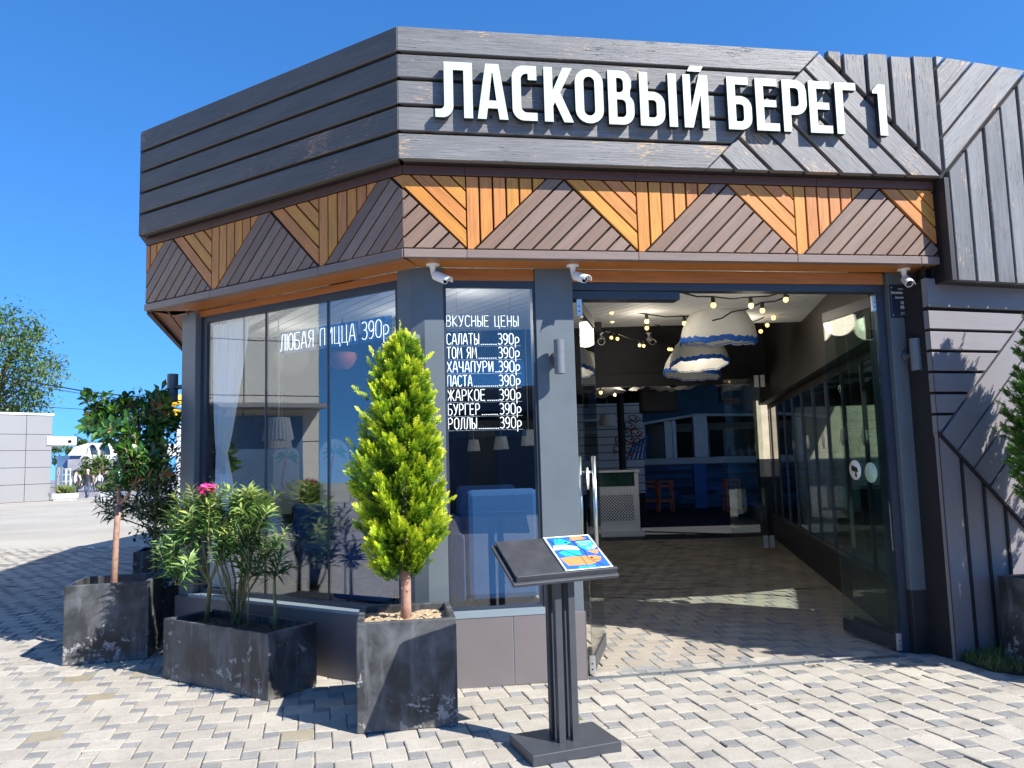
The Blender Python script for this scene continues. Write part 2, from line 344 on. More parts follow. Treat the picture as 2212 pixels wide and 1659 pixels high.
def planter_mat():
    m, nt, b = base_mat('worn_black_concrete', (.045, .047, .052), .5, .4); v = coord(nt)
    n1 = noise(nt, v, 3.4, 6, .6, .3); c = ramp(nt, n1, [(.3, (.014, .015, .017)), (.48, (.038, .040, .044)), (.70, (.115, .12, .127))])
    mp = coord(nt, 'Object', (9, 9, 1.6)); st = noise(nt, mp, 1.5, 4, .6)
    c = mix(nt, ramp(nt, st, [(.52, gr(0)), (.72, gr(.42))]), c, (.22, .23, .25))
    n2 = noise(nt, v, 13, 9, .74, .4); n3 = noise(nt, v, 1.9, 2)
    sep = nt.nodes.new('ShaderNodeSeparateXYZ'); tc = nt.nodes.new('ShaderNodeTexCoord'); nt.links.new(tc.outputs['Object'], sep.inputs[0])
    low = mth(nt, 'MULTIPLY', mth(nt, 'SUBTRACT', .34, sep.outputs[2]), .22)      # splash zone near the paving
    pf = ramp(nt, mth(nt, 'ADD', mth(nt, 'ADD', n2, low), mth(nt, 'MULTIPLY', mth(nt, 'SUBTRACT', n3, .5), .35)), [(.63, gr(0)), (.65, gr(.85))])
    c = mix(nt, pf, c, (.33, .33, .33))
    du = mth(nt, 'MULTIPLY', mth(nt, 'SUBTRACT', .10, sep.outputs[2]), 7.); du = mth(nt, 'MAXIMUM', mth(nt, 'MULTIPLY', du, noise(nt, v, 6, 5)), 0.)
    c = mix(nt, mth(nt, 'MINIMUM', du, .6), c, (.27, .25, .215)); nt.links.new(c, b.inputs['Base Color'])      # dust from the paving
    r = ramp(nt, n1, [(.3, gr(.38)), (.7, gr(.62))]); nt.links.new(r, b.inputs['Roughness'])
    bump(nt, b, mth(nt, 'ADD', noise(nt, v, 40, 3), mth(nt, 'MULTIPLY', pf, .4)), .3, .004); return m
M['planter'] = planter_mat()

# ------------------------------------------------------------------ plank panels
def clip(poly, nx, ny, c):                 # keep nx*u + ny*z <= c
    o = []
    for k in range(len(poly)):
        a, b = poly[k], poly[(k + 1) % len(poly)]; da, db = nx * a[0] + ny * a[1] - c, nx * b[0] + ny * b[1] - c
        if da <= 0: o.append(a)
        if da * db < 0: t = da / (da - db); o.append((a[0] + (b[0] - a[0]) * t, a[1] + (b[1] - a[1]) * t))
    return o
def area(p): return .5 * sum(p[k][0] * p[(k + 1) % len(p)][1] - p[(k + 1) % len(p)][0] * p[k][1] for k in range(len(p)))
def inset(p, e):
    if area(p) < 0: p = p[::-1]
    q = list(p)
    for k in range(len(p)):
        a, b = p[k], p[(k + 1) % len(p)]; dx, dz = b[0] - a[0], b[1] - a[1]; l = math.hypot(dx, dz)
        if l < 1e-5: continue
        nx, nz = dz / l, -dx / l; q = clip(q, nx, nz, nx * a[0] + nz * a[1] - e)
        if len(q) < 3: return []
    return q
def plank(mb, fr, poly, ang, th=.035, d=0., m=0, ch=.004, rnd=None, jit=0.):
    if area(poly) < 0: poly = poly[::-1]
    q = inset(poly, ch)
    if len(q) < 3: return
    r = R() if rnd is None else rnd; ca, sa = cos(ang), sin(ang); ou, ov = U(0, 50), U(0, 50); dj = d + (U(-1, 1) * jit)
    fuv = lambda p: (p[0] * ca + p[1] * sa + ou, -p[0] * sa + p[1] * ca + ov)
    mb.face([mb.vert(fr.p(p[0], p[1], dj), r) for p in q], m, [fuv(p) for p in q])
    n = len(poly)
    o = [mb.vert(fr.p(p[0], p[1], dj - ch), r) for p in poly]; bk = [mb.vert(fr.p(p[0], p[1], dj - th), r) for p in poly]
    for k in range(n):
        l = (k + 1) % n; mb.face([bk[k], bk[l], o[l], o[k]], m, [fuv(poly[k]), fuv(poly[l])] * 2)
    # chamfer ring
    for k in range(n):
        l = (k + 1) % n
        a, b = poly[k], poly[l]
        na = min(q, key=lambda p: (p[0] - a[0]) ** 2 + (p[1] - a[1]) ** 2); nb = min(q, key=lambda p: (p[0] - b[0]) ** 2 + (p[1] - b[1]) ** 2)
        if na == nb: mb.face([o[k], o[l], mb.vert(fr.p(na[0], na[1], dj), r)], m, [fuv(a), fuv(b), fuv(na)])
        else: mb.face([o[k], o[l], mb.vert(fr.p(nb[0], nb[1], dj), r), mb.vert(fr.p(na[0], na[1], dj), r)], m, [fuv(a), fuv(b), fuv(nb), fuv(na)])
def planks(mb, fr, region, deg, pitch, gap, phase=0., th=.035, d=0., m=0, ch=.004, jit=0.):
    a = rad(deg); nx, nz = -sin(a), cos(a)
    vals = [nx * p[0] + nz * p[1] - phase for p in region]; k0, k1 = math.floor(min(vals) / pitch), math.ceil(max(vals) / pitch)
    for k in range(k0, k1):
        lo, hi = phase + k * pitch + gap / 2, phase + (k + 1) * pitch - gap / 2
        q = clip(clip(region, nx, nz, hi), -nx, -nz, -lo)
        if len(q) >= 3 and abs(area(q)) > 2e-4: plank(mb, fr, q, a, th, d, m, ch, None, jit)

# ================================================================== GROUND
def paving(name, inside, ang, mir, mats, x0, x1, y0, y1, near):
    """pinwheel paving: big stones of 20 cm with 10 cm dark ones in the corners, every stone a real block"""
    mb = MB(); A_, B_, g = .2, .1, .0035
    ca, sa = cos(ang), sin(ang)
    def tr(p): y = -p[1] if mir else p[1]; return (p[0] * ca - y * sa, p[0] * sa + y * ca)
    u = (A_, B_); v = (-B_, A_); Rn = int((max(abs(x0), abs(x1)) + max(abs(y0), abs(y1))) / .2) + 4
    for i in range(-Rn, Rn):
        for j in range(-Rn, Rn):
            o = (i * u[0] + j * v[0], i * u[1] + j * v[1]); w_ = tr(o)
            if not (x0 <= w_[0] <= x1 and y0 <= w_[1] <= y1): continue
            if not inside(w_[0], w_[1]): continue
            for q, s_ in (((o[0], o[1]), A_), ((o[0] + A_, o[1]), B_)):
                dark = s_ == B_; m = 1 if dark else 0
                if dark and R() < .05: m = 0
                if not dark and len(mats) > 2 and R() < .014: m = 2
                tilt = U(-.004, .004), U(-.004, .004); h = U(-.003, .002); jr = U(-.012, .012); jx, jy = U(-.0014, .0014), U(-.0014, .0014)
                pp = [(q[0] + g, q[1] + g), (q[0] + s_ - g, q[1] + g), (q[0] + s_ - g, q[1] + s_ - g), (q[0] + g, q[1] + s_ - g)]
                cq = (q[0] + s_ / 2, q[1] + s_ / 2); pp = [(cq[0] + jx + (p[0] - cq[0]) - jr * (p[1] - cq[1]), cq[1] + jy + (p[1] - cq[1]) + jr * (p[0] - cq[0])) for p in pp]
                r = R(); e = .006 if near(w_[0], w_[1]) else 0
                hz = lambda p: h + tilt[0] * (p[0] - q[0] - s_ / 2) / .1 + tilt[1] * (p[1] - q[1] - s_ / 2) / .1
                if e:
                    cx, cy = q[0] + s_ / 2, q[1] + s_ / 2; k = 1 - e / (s_ / 2)
                    ti = [mb.vert((*tr((cx + (p[0] - cx) * k, cy + (p[1] - cy) * k)), hz(p)), r) for p in pp]
                    mo = [mb.vert((*tr(p), hz(p) - .003), r) for p in pp]; bo = [mb.vert((*tr(p), -.012), r) for p in pp]
                    mb.face(ti, m)
                    for k in range(4): l = (k + 1) % 4; mb.face([mo[k], mo[l], ti[l], ti[k]], m); mb.face([bo[k], bo[l], mo[l], mo[k]], m)
                else:
                    mb.face([mb.vert((*tr(p), hz(p)), r) for p in pp], m)
    return struct(mb.build(name, mats))
lw0 = LWf.p(0, 0); lw1 = LWf.p(3, 0)
THR = lambda x, y: (Vector((x, y, 0)) - WA.o).dot(WA.n)
def left_of(x, y): return (Vector((x, y, 0)) - WL.o).dot(WL.n) > .0
def outside(x, y):
    if x > -14 and y < 22 and x < 4.2 and y > 1.7:
        f = THR(x, y) > -.02 or left_of(x, y)
        return f or x < -3.0
    return False
def out_near(x, y): return outside(x, y) and y < 13 and abs(x) / y < .76 or (outside(x, y) and y >= 13 and -x / y < .76 and -x / y > .3)
paving('forecourt_paving', out_near, rad(14.5), False, [M['paveL'], M['paveD'], M['paveO']], -12, 5.2, 2.9, 17, lambda x, y: y < 9)
def hall(x, y): return THR(x, y) < -.22 and x > .45 and (x - .45) > (y - 6) * -.2 and y < 15.2 and x < 3.35 + (y - 6.6) * .213
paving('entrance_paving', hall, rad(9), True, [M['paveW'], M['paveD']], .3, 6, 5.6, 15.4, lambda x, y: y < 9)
mb = MB()
for r in range(2):                                         # row of grey border stones behind the threshold
    for k in range(14):
        u0 = 1.26 + k * .2 - (r % 2) * .07
        mb.slab(WA, u0 + .003, u0 + .197, -.012, U(-.002, .001), -.115 - r * .1, -.02 - r * .1, 0, R())
struct(mb.build('border_stones', M['paveD']))
mb = MB(); mb.poly([(-70, -40, -.013), (40, -40, -.013), (40, 16.99, -.013), (-70, 16.99, -.013)])
struct(mb.build('ground', M['joint']))
def far_pave():
    m, nt, b = base_mat('far_paving', (.5, .48, .43), .85, .2); c = nt.nodes.new('ShaderNodeTexCoord')
    mp = nt.nodes.new('ShaderNodeMapping'); mp.inputs['Rotation'].default_value = (0, 0, rad(41)); nt.links.new(c.outputs['Object'], mp.inputs[0])
    ck = nt.nodes.new('ShaderNodeTexBrick'); ck.inputs['Scale'].default_value = 4.5; ck.inputs['Mortar Size'].default_value = .05; ck.inputs['Bias'].default_value = -.5
    for k, v in (('Color1', (.50, .462, .395)), ('Color2', (.43, .40, .345)), ('Mortar', (.30, .28, .245))): ck.inputs[k].default_value = (*v, 1)
    nt.links.new(mp.outputs[0], ck.inputs['Vector'])
    n = noise(nt, c.outputs['Object'], .35, 4); cc = mix(nt, 1., ck.outputs[0], ramp(nt, n, [(.3, gr(.82)), (.65, gr(1))]), 'MULTIPLY')
    nt.links.new(cc, b.inputs['Base Color']); return m
M['farpave'] = far_pave()
mb = MB(); mb.poly([(-70, 17, -.009), (40, 17, -.009), (40, 51, -.009), (-70, 51, -.009)])
mb.poly([(-70, -40, -.009), (-12, -40, -.009), (-12, 17, -.009), (-70, 17, -.009)])
mb.poly([(-12, -40, -.009), (40, -40, -.009), (40, 2.9, -.009), (-12, 2.9, -.009)])
struct(mb.build('plaza', M['farpave']))
mb = MB(); mb.poly([(-120, 51, -.005), (80, 51, -.005), (80, 300, -.005), (-120, 300, -.005)])
struct(mb.build('promenade', M['boardwalk']))
# hall floor beyond the entrance and inside the window bays
mb = MB(); mb.poly([(-5, 15.3, -.003), (14, 15.3, -.003), (14, 28, -.003), (-5, 28, -.003)])
struct(mb.build('hall_floor', M['darkwall']))
mb = MB()
mb.prism([WA.p(.0, 0, -.12), WL.p(2.6, 0, -.12), Vector((-5.0, 15.2, 0)), Vector((.7, 15.2, 0)), WA.p(1.12, 0, -.12)], (0, 0, .36))
struct(mb.build('platform_floor', plank_mat('light_floor_boards', [(.30, .29, .27), (.35, .34, .32)], .6, .15)))

# ================================================================== RESTAURANT BUILDING
bld = thing('restaurant_building', (0, 6.5, 0), 'dark timber restaurant with an orange zigzag wooden band above its glass front', 'restaurant')
ZB, ZT = 3.734, 4.714
UH = 4.25
# -- upper fascia, left face: five long boards
mb = MB()
for k in range(5):
    z0 = ZB + k * (ZT - ZB) / 5 + (.013 if k else 0); z1 = ZB + (k + 1) * (ZT - ZB) / 5 - (.013 if k < 4 else 0)
    plank(mb, FL, [(0, z0), (3.06, z0), (3.06, z1), (0, z1)], 0, .05, 0, 0, .006, None, .003)
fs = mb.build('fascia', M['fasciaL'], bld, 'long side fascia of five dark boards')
# -- upper fascia, front: boards, then the herringbone
mb = MB(); dz = (ZT - ZB) / 5
for k in range(5):
    z0 = ZB + k * dz + (.013 if k else 0); z1 = ZB + (k + 1) * dz - (.013 if k < 4 else 0)
    xr = lambda z: UH - .98 - (ZT - z)
    plank(mb, FA, [(0, z0), (xr(z0) - .006, z0), (xr(z1) - .006, z1), (0, z1)], 0, .05, 0, 0, .005, None, .002)
PK = .203
reg = [(UH - 1.96, ZB), (UH - .012, ZB), (UH - .98, ZT - .006)]
ph = -sin(rad(-45)) * UH + cos(rad(-45)) * ZB
def split_boards(mb, fr, region, deg, pitch, gap, phase, d, jit=.003):
    """each board is two narrower strips glued side by side"""
    planks(mb, fr, region, deg, pitch, gap, phase, .05, d, 0, .004, jit)
split_boards(mb, FA, reg, -45, PK, .026, ph - .013, .004)
# verticals over the diagonal, their saw-toothed heads
for k in range(5):
    u1 = UH - k * .2 - .016; u0 = UH - (k + 1) * .2 + .012
    if k == 4: u0 = UH - .925
    zb = lambda u: ZB + (UH - u) + .022
    tp = ZT + (-.01 if k % 2 else .004)
    pl_ = [(u0, zb(u0)), (u1, zb(u1)), (u1, tp), (u0, tp)]
    if zb(u0) < tp: plank(mb, FA, pl_, rad(90), .05, .004, 0, .005, None, .004)
mb.build('fascia', M['fascia'], bld, 'sunlit sign fascia of weathered dark boards running into a herringbone')
# right wing: diagonal boards above, upright boards hanging lower below
mb = MB(); S1 = 1.72
split_boards(mb, HG, [(.02, ZB + .04), (1.0, ZT + .02), (.02, ZT + .02)], 45, PK, .02, cos(rad(45)) * (ZB + .02) - sin(rad(45)) * 0, .0)
ZW = 2.905
for k in range(8):
    u0 = .05 + k * .2 + .012; u1 = u0 + .174
    tpf = lambda u: min(ZB + u - .01, ZT)
    if u0 >= .98: pl_ = [(u0, ZW), (u1, ZW), (u1, ZT), (u0, ZT)]
    elif u1 > .98: pl_ = [(u0, ZW), (u1, ZW), (u1, ZT), (.98, ZT), (u0, tpf(u0))]
    else: pl_ = [(u0, ZW), (u1, ZW), (u1, tpf(u1)), (u0, tpf(u0))]
    plank(mb, HG, pl_, rad(90), .05, 0, 0, .005, None, .004)
mb.build('fascia', M['fascia'], bld, 'right wing of upright dark boards under slanting ones')
# backing of the fascias, soffits under them and the roof
mb = MB()
mb.prism([FL.p(3.06, ZB + .004, -.045), FL.p(0.0, ZB + .004, -.045), FA.p(.0, ZB + .004, -.045), FA.p(UH, ZB + .004, -.045), FA.p(UH, ZB + .004, -.42), BA.p(.05, ZB + .004, -.3), BL.p(3.06, ZB + .004, -.3)], (0, 0, ZT - ZB - .03))
mb.slab(HG, .0, 1.65, ZW + .01, ZT - .03, -.17, -.042)
mb.build('fascia_backing', M['gapdark'], bld)
RO = [FL.p(3.04, 4.60, -.04), FA.p(0, 4.60, -.05), FA.p(UH, 4.60, -.05), HG.p(1.65, 4.60, -.05), HG.p(1.65, 4.60, -.35), Vector((4.2, 7.6, 4.6)), Vector((5.6, 15.2, 4.6)), Vector((14, 15.2, 4.6)), Vector((14, 29, 4.6)), Vector((-5.6, 29, 4.6)), Vector((-5.2, 14.5, 4.6))]
mb = MB(); mb.prism(RO, (0, 0, .05)); mb.build('roof', M['blackm'], bld)
mb = MB()                                                   # upper left end wall of the roof box
mb.hexa([FL.p(3.06, ZB, -.0), Vector((-5.25, 14.5, ZB)), Vector((-5.15, 14.5, ZB)), FL.p(3.0, ZB, -.05)], [FL.p(3.06, ZT - .02, 0), Vector((-5.25, 14.5, ZT - .02)), Vector((-5.15, 14.5, ZT - .02)), FL.p(3.0, ZT - .02, -.05)])
mb.build('end_wall', M['graphite'], bld)
# -- the zigzag band: V nodes every 1.277 m
def band(fr, u0, u1, vs, flip):
    mo, mbn = MB(), MB(); z0, z1 = 3.125, 3.662; H = z1 - z0
    bd = [(u0, z0), (u1, z0), (u1, z1), (u0, z1)]
    C = lambda poly: clip(clip(poly, 1, 0, u1), -1, 0, -u0)
    s = -1 if flip else 1
    for v in vs:
        # '\' orange triangle left of the V, uprights right of it, brown slanting boards under the long diagonal
        q = C([(v, z0), (v, z1), (v - s * .545, z1)])
        if len(q) > 2: planks(mo, fr, q, -45 * s if not flip else 45, .1005, .013, (-sin(rad(-45 * s)) * v + cos(rad(-45 * s)) * z0) + .004, .03, .0, 0, .0025, .0015)
        q = C([(v + s * .008, z0), (v + s * .05, z0), (v + s * .595, z1), (v + s * .008, z1)])
        if len(q) > 2: planks(mo, fr, q, 90, .0985, .013, -(v + s * .003), .03, .0, 0, .0025, .0015)
        q = C([(v + s * .06, z0 + .004), (v + s * 1.268, z0 + .004), (v + s * .722, z1), (v + s * .605, z1)])
        if len(q) > 2: planks(mbn, fr, q, 45 * s, .0985, .013, (-sin(rad(45 * s)) * (v + s * .06) + cos(rad(45 * s)) * z0), .03, .0, 0, .0025, .0015)
    return mo, mbn
mo, mbn = band(BA, .0, 4.235, [-.829, .448, 1.728, 3.0, 4.29], False)
mo.build('wooden_band', M['orange'], bld, 'orange zigzag boards of the front band'); mbn.build('wooden_band', M['brown'], bld, 'brown slanting boards of the front band')
mo, mbn = band(BL, .0, 3.055, [-.43, .842, 2.12, 3.39], True)
mo.build('wooden_band', M['orange'], bld, 'orange zigzag boards of the side band'); mbn.build('wooden_band', M['brown'], bld, 'brown slanting boards of the side band')
mb = MB()
mb.prism([BL.p(3.05, 3.10, -.032), BL.p(0, 3.10, -.032), BL.p(0, 3.10, -.07), BL.p(3.05, 3.10, -.07)], (0, 0, ZB - 3.10)); mb.prism([BA.p(0, 3.10, -.032), BA.p(4.235, 3.10, -.032), BA.p(4.235, 3.10, -.07), BA.p(0, 3.10, -.07)], (0, 0, ZB - 3.10))
mb.build('band_backing', M['gapdark'], bld)
mb = MB()
for fr, L in ((BA, 4.235), (BL, 3.055)):
    cuts = [0] + [v for v in ([.448, 1.728, 3.0, 4.05] if fr is BA else [.842, 2.12])] + [L]
    for k in range(len(cuts) - 1):
        plank(mb, fr, [(cuts[k] + .001, 3.057), (cuts[k + 1] - .001, 3.057), (cuts[k + 1] - .001, 3.118), (cuts[k] + .001, 3.118)], 0, .06, .012, 0, .003)
mb.build('trim_board', M['trim'], bld)
mb = MB()
for fr, L in ((BA, 4.235), (BL, 3.055)):
    cuts = [0, .448, 1.728, 3.2, L] if fr is BA else [0, .85, 2.1, L]
    for k in range(len(cuts) - 1): plank(mb, fr, [(cuts[k], 3.668), (cuts[k + 1] - .001, 3.668), (cuts[k + 1] - .001, ZB), (cuts[k], ZB)], 0, .06, .010, 0, .003)
mb.build('trim_board', M['darktrim'], bld, 'dark brown top trim of the band')
# soffit under the band (orange timber) and lintel board above the windows
def hplank(mb, pts, m=0):
    i = [mb.vert(p, R()) for p in pts]; d = (Vector(pts[1]) - Vector(pts[0])).normalized(); o = U(0, 30)
    uv = [((Vector(p) - Vector(pts[0])).dot(d) + o, (Vector(p) - Vector(pts[0])).cross(d).length + o) for p in pts]
    mb.face(i, m, uv); j = [mb.vert(Vector(p) + Vector((0, 0, .03)), .5) for p in pts]; mb.face(j[::-1], m)
    for k in range(4): l = (k + 1) % 4; mb.face([i[k], i[l], j[l], j[k]], m)
mb = MB(); zs = 3.062
for a, b in ((0, 1.62), (1.62, 3.05), (3.05, 4.235)):
    hplank(mb, [BA.p(a + .0, zs, -.03), BA.p(b - .004, zs, -.03), WA.p(b - .08 if b < 4 else 4.2, zs, .0), WA.p((a - .08) if a else 0.0, zs, .0)])
for a, b in ((0, 1.5), (1.5, 3.04)):
    hplank(mb, [BL.p(a, zs, -.03), BL.p(b - .003, zs, -.03), WL.p(b - .1, zs, 0), WL.p((a - .1) if a else 0., zs, 0)])
# left end soffit: boards running away from the viewer
e0 = BL.p(3.05, zs, -.03); e1 = Vector((-3.944, 9.128, zs)); f0 = WL.p(2.55, zs, -.05); dv = (e1 - e0)
for k in range(3):
    t0, t1 = k / 3 + .012, (k + 1) / 3 - .012
    a = e0.lerp(f0, t0); b = e0.lerp(f0, t1); hplank(mb, [a, a + dv * 1.6, b + dv * 1.6, b])
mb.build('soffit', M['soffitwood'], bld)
mb = MB(); i = [e0 + Vector((-.012, -.004, -.03)), e0 + dv * 1.6 + Vector((-.012, 0, -.03)), e0 + dv * 1.6 + Vector((.03, 0, -.03)), e0 + Vector((.03, .0, -.03))]
mb.hexa(i, [p + Vector((0, 0, .7)) for p in i]); mb.build('end_wall', M['darktrim'], bld, 'dark edge board of the overhanging side')
mb = MB()
for a, b in ((.184, .885), (1.18, 3.815)): plank(mb, WA, [(a, 2.965), (b, 2.965), (b, 3.06), (a, 3.06)], 0, .05, -.012, 0, .006)
plank(mb, WL, [(.205, 3.0), (2.6, 3.0), (2.6, 3.06), (.205, 3.06)], 0, .05, -.012, 0, .006)
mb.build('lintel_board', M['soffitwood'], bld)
# -- pillars
mb = MB(); zc = 3.062
mb.prism([WL.p(.205, 0, 0), WL.p(.073, 0, 0), WA.p(.043, 0, 0), WA.p(.184, 0, 0), WA.p(.184, 0, -.16), WL.p(.205, 0, -.16)], (0, 0, zc)); mb.build('pillar', M['pillar'], bld, 'chamfered corner pillar', .004)
mb = MB(); mb.slab(WA, .885, 1.179, .0, zc, -.24, 0); mb.build('pillar', M['pillar'], bld, 'blue-grey pillar between the menu window and the entrance', .004)
mb = MB(); mb.slab(WA, 3.845, 4.112, .0, zc, -.3, 0); mb.build('pillar', M['pillar'], bld, 'blue-grey pillar right of the entrance', .004)
mb = MB(); mb.slab(WA, 3.838, 4.118, .0, .49, -.31, .008); mb.build('base_panel', M['black'], bld, 'black skirting of the right pillar', .003)
mb = MB(); mb.slab(WA, 3.77, 3.842, .0, 2.97, -.14, -.055); mb.build('door_frame', M['navy'], bld)
UCL, UCR, UWL = WL.at(391, 900, .03)[0], WL.at(420, 900, .03)[0], WL.at(440, 900, -.03)[0]
mb = MB(); mb.slab(WL, UCR, UCL, .0, zc - .03, -.22, .03); mb.slab(WL, UWL, UCR, .0, zc - .05, -.2, -.03, 1); mb.build('pillar', [M['greycol'], M['navy']], bld, 'slim grey column at the far left', .003)
# -- base panels
mb = MB()
for a, b in ((.10, .639), (.645, 1.178)): mb.slab(WA, a, b, .0, .485, -.02, .03)
mb.prism([WA.p(1.179, 0, .03), WA.p(1.179, 0, -.24), WA.p(1.185, 0, -.24), WA.p(1.185, 0, .03)], (0, 0, .485))
mb.build('base_panel', M['panel'], bld, 'mauve-grey panel below the menu window', .002)
mb = MB(); mb.slab(WA, .638, .646, 0, .484, -.02, .026); mb.slab(WA, .184, .884, .486, .530, -.06, .034)
mb.slab(WL, .10, UCR, .488, .512, -.06, .075); mb.build('sill', plain('pale_metal_sill', (.20, .25, .29), .35, .05, 6, 0), bld)
mb = MB()
for a, b in ((-.02, .55), (.554, 1.30), (1.304, 2.05), (2.054, UCL)): mb.slab(WL, a, b, .0, .485, -.02, .065)
mb.build('base_panel', M['panel'], bld, 'mauve-grey panels below the side window', .002)
# -- windows
def window(fr, u0, u1, z0, z1, d, glass, label, fw=.035, divs=(), dw=.012, top=.06):
    f = MB()
    f.slab(fr, u0, u0 + fw, z0, z1, d - .03, d + .02); f.slab(fr, u1 - fw, u1, z0, z1, d - .03, d + .02)
    f.slab(fr, u0 + fw, u1 - fw, z1 - top, z1, d - .03, d + .02); f.slab(fr, u0 + fw, u1 - fw, z0, z0 + fw, d - .03, d + .02)
    for x in divs: f.slab(fr, x - dw / 2, x + dw / 2, z0 + fw, z1 - top, d - .018, d + .009)
    fo = f.build('window', M['navy'], bld, label)
    xs = [u0 + fw] + list(divs) + [u1 - fw]
    for k in range(len(xs) - 1):
        g = MB(); g.slab(fr, xs[k] + (dw / 2 if k else 0), xs[k + 1] - (dw / 2 if k < len(xs) - 2 else 0), z0 + fw, z1 - top, d - .004, d + .004)
        g.build('pane', glass, fo)
    return fo
window(WL, .205, UWL, .512, 3.0, -.045, M['glassL'], 'wide side window with tall panes', .04, (.973, 1.71), .014, .06)
window(WA, .186, .885, .530, 2.965, -.035, M['glassF'], 'narrow front window behind the price list', .02, (), .01, .05)
# -- entrance: header, track housing, threshold, glass leaves
mb = MB(); mb.slab(WA, 1.18, 3.815, 2.905, 2.965, -.14, -.03); mb.slab(WA, 1.18, 2.06, 2.835, 2.90, -.18, -.04); mb.build('door_header', M['navy'], bld, None, .004)
mb = MB(); mb.slab(WA, 1.2, 3.74, -.01, .004, -.02, .035)
for u in (1.75, 2.45, 2.9, 3.05): mb.lathe(WA.p(u, .0042, .01), [(.016, 0), (.016, .002), (.0, .0025)], 10)
mb.build('threshold', plain('dull_steel_rail', (.22, .25, .28), .35, .15, 12, .05, metal=.6), bld)
def leaf(p, q, z0, z1, label, handle=False, dots=()):
    p = Vector((p[0], p[1], 0)); q = Vector((q[0], q[1], 0)); L = (q - p).length
    f = Fr(p, math.degrees(math.atan2(q.y - p.y, q.x - p.x)))
    g = MB(); g.slab(f, 0, L, z0 + .11, z1 - .09, -.005, .005); ro = g.build('glass_door', M['glassD'], bld, label)
    for za, zb_ in ((z0 + .005, z0 + .11), (z1 - .09, z1)): r = MB(); r.slab(f, 0, L, za, zb_, -.014, .014); r.build('rail', M['graphite'], ro, None, .002)
    for z in (z0, z1 - .13):
        h = MB(); h.slab(f, -.004, .018, z, z + .13, -.02, .02); h.slab(f, -.006, -.003, z + .03, z + .04, -.006, .006, 1); h.slab(f, -.006, -.003, z + .07, z + .08, -.006, .006, 1)
        h.build('hinge', [M['alu'], M['lens']], ro, None, .002)
    if handle:
        for s in (-1, 1):
            h = MB(); h.tube([f.p(.09, .72, s * .055), f.p(.09, 1.62, s * .055)], .017, 12)
            for z in (.82, 1.5): h.tube([f.p(.09, z, 0), f.p(.09, z, s * .055)], .01, 8)
            h.build('handle', M['steel'], ro)
    return ro, f
d0 = WA.p(1.235, 0, -.03)
ro, f = leaf(d0, d0 + Vector((.19, .84, 0)), .02, 2.83, 'open glass leaf with long steel handles left of the entrance', True)
h = MB(); c = f.p(.07, 1.45, .009); h.lathe(c, [(0, 0), (.085, 0), (.085, .002), (0, .002)], 24, 0, f.n); h.build('sticker', M['white'], ro)
for k, (pp, qq) in enumerate((((3.02, 6.30), (2.90, 7.05)), ((3.085, 6.32), (3.02, 7.1)))):
    ro, f = leaf(pp, qq, .02, 2.88, 'glass leaf folded back at the right of the entrance')
    if k == 0:
        for q, (u, z, mm) in enumerate(((.42, 1.44, 'white'), (.20, 1.42, 'glassdot'))):
            mt = M['white'] if mm == 'white' else plain('frosted_sticker', (.42, .62, .52), .6, .03, 3, 0)
            h = MB(); c = f.p(u, z, .008) if (f.n.dot(EYE - f.p(u, z)) > 0) else f.p(u, z, -.008); n_ = (EYE - c); n_ = f.n if f.n.dot(n_) > 0 else -f.n
            h.lathe(c, [(0, 0), (.085, 0), (.085, .0015), (0, .0015)], 28, 0, n_); so_ = h.build('sticker', mt, ro)
            if mm == 'white':           # the camera pictogram
                g = MB(); t_ = f.t if f.t.dot(Vector((1, 0, 0))) > 0 else -f.t
                P = lambda x, z_: c + n_ * .004 + t_ * x + Vector((0, 0, z_))
                for pl_ in ([(-.045, .045), (.035, .02), (.045, -.02), (-.02, -.012), (-.05, .0)], [(.0, -.02), (.02, -.02), (.03, -.07), (.015, -.055), (.0, -.06)]):
                    g.prism([P(*p) for p in pl_], n_ * .001)
                g.build('pictogram', M['ink'], ro)
# -- right wing below: projecting plank wall in shade of the hanging boards
mb = MB(); V = lambda x, y: LWf.at(x, y)
s0 = V(2022, 900)[0]; a1 = V(2212, 689); a0 = V(2033, 937); b0 = V(2034, 945); b1 = V(2193, 1116); zf = V(2020, 668)[1]
sl1 = (a1[1] - a0[1]) / (a1[0] - a0[0]); sl2 = (b1[1] - b0[1]) / (b1[0] - b0[0]); SR = 1.72
zA = lambda s: a0[1] + sl1 * (s - a0[0]); zBk = lambda s: b0[1] + sl2 * (s - b0[0])
sx = a0[0] + (zf - a0[1]) / sl1
planks(mb, LWf, [(s0, zA(s0) + .015), (sx - .01, zf), (s0, zf)], 0, .167, .022, zf, .04, .0, 0, .004, .002)
dg = math.degrees(math.atan(sl1))
planks(mb, LWf, [(s0, zA(s0)), (s0, zBk(s0) + .012), (SR, zBk(SR) + .012), (SR, zf), (sx, zf)], dg, .205, .016, -sin(rad(dg)) * s0 + cos(rad(dg)) * zA(s0), .04, .003, 0, .004, .002)
planks(mb, LWf, [(s0, 0), (SR, 0), (SR, max(.01, zBk(SR) - .012)), (s0, zBk(s0) - .012)], 90, .205, .018, -s0, .04, .0, 0, .004, .002)
plank(mb, LWf, [(s0, zf + .02), (SR, zf + .02), (SR, ZW + .05), (s0, ZW + .05)], 0, .05, .012, 0, .004)
mb.build('side_wall', M['wallplank'], bld, 'grey planked wall right of the entrance')
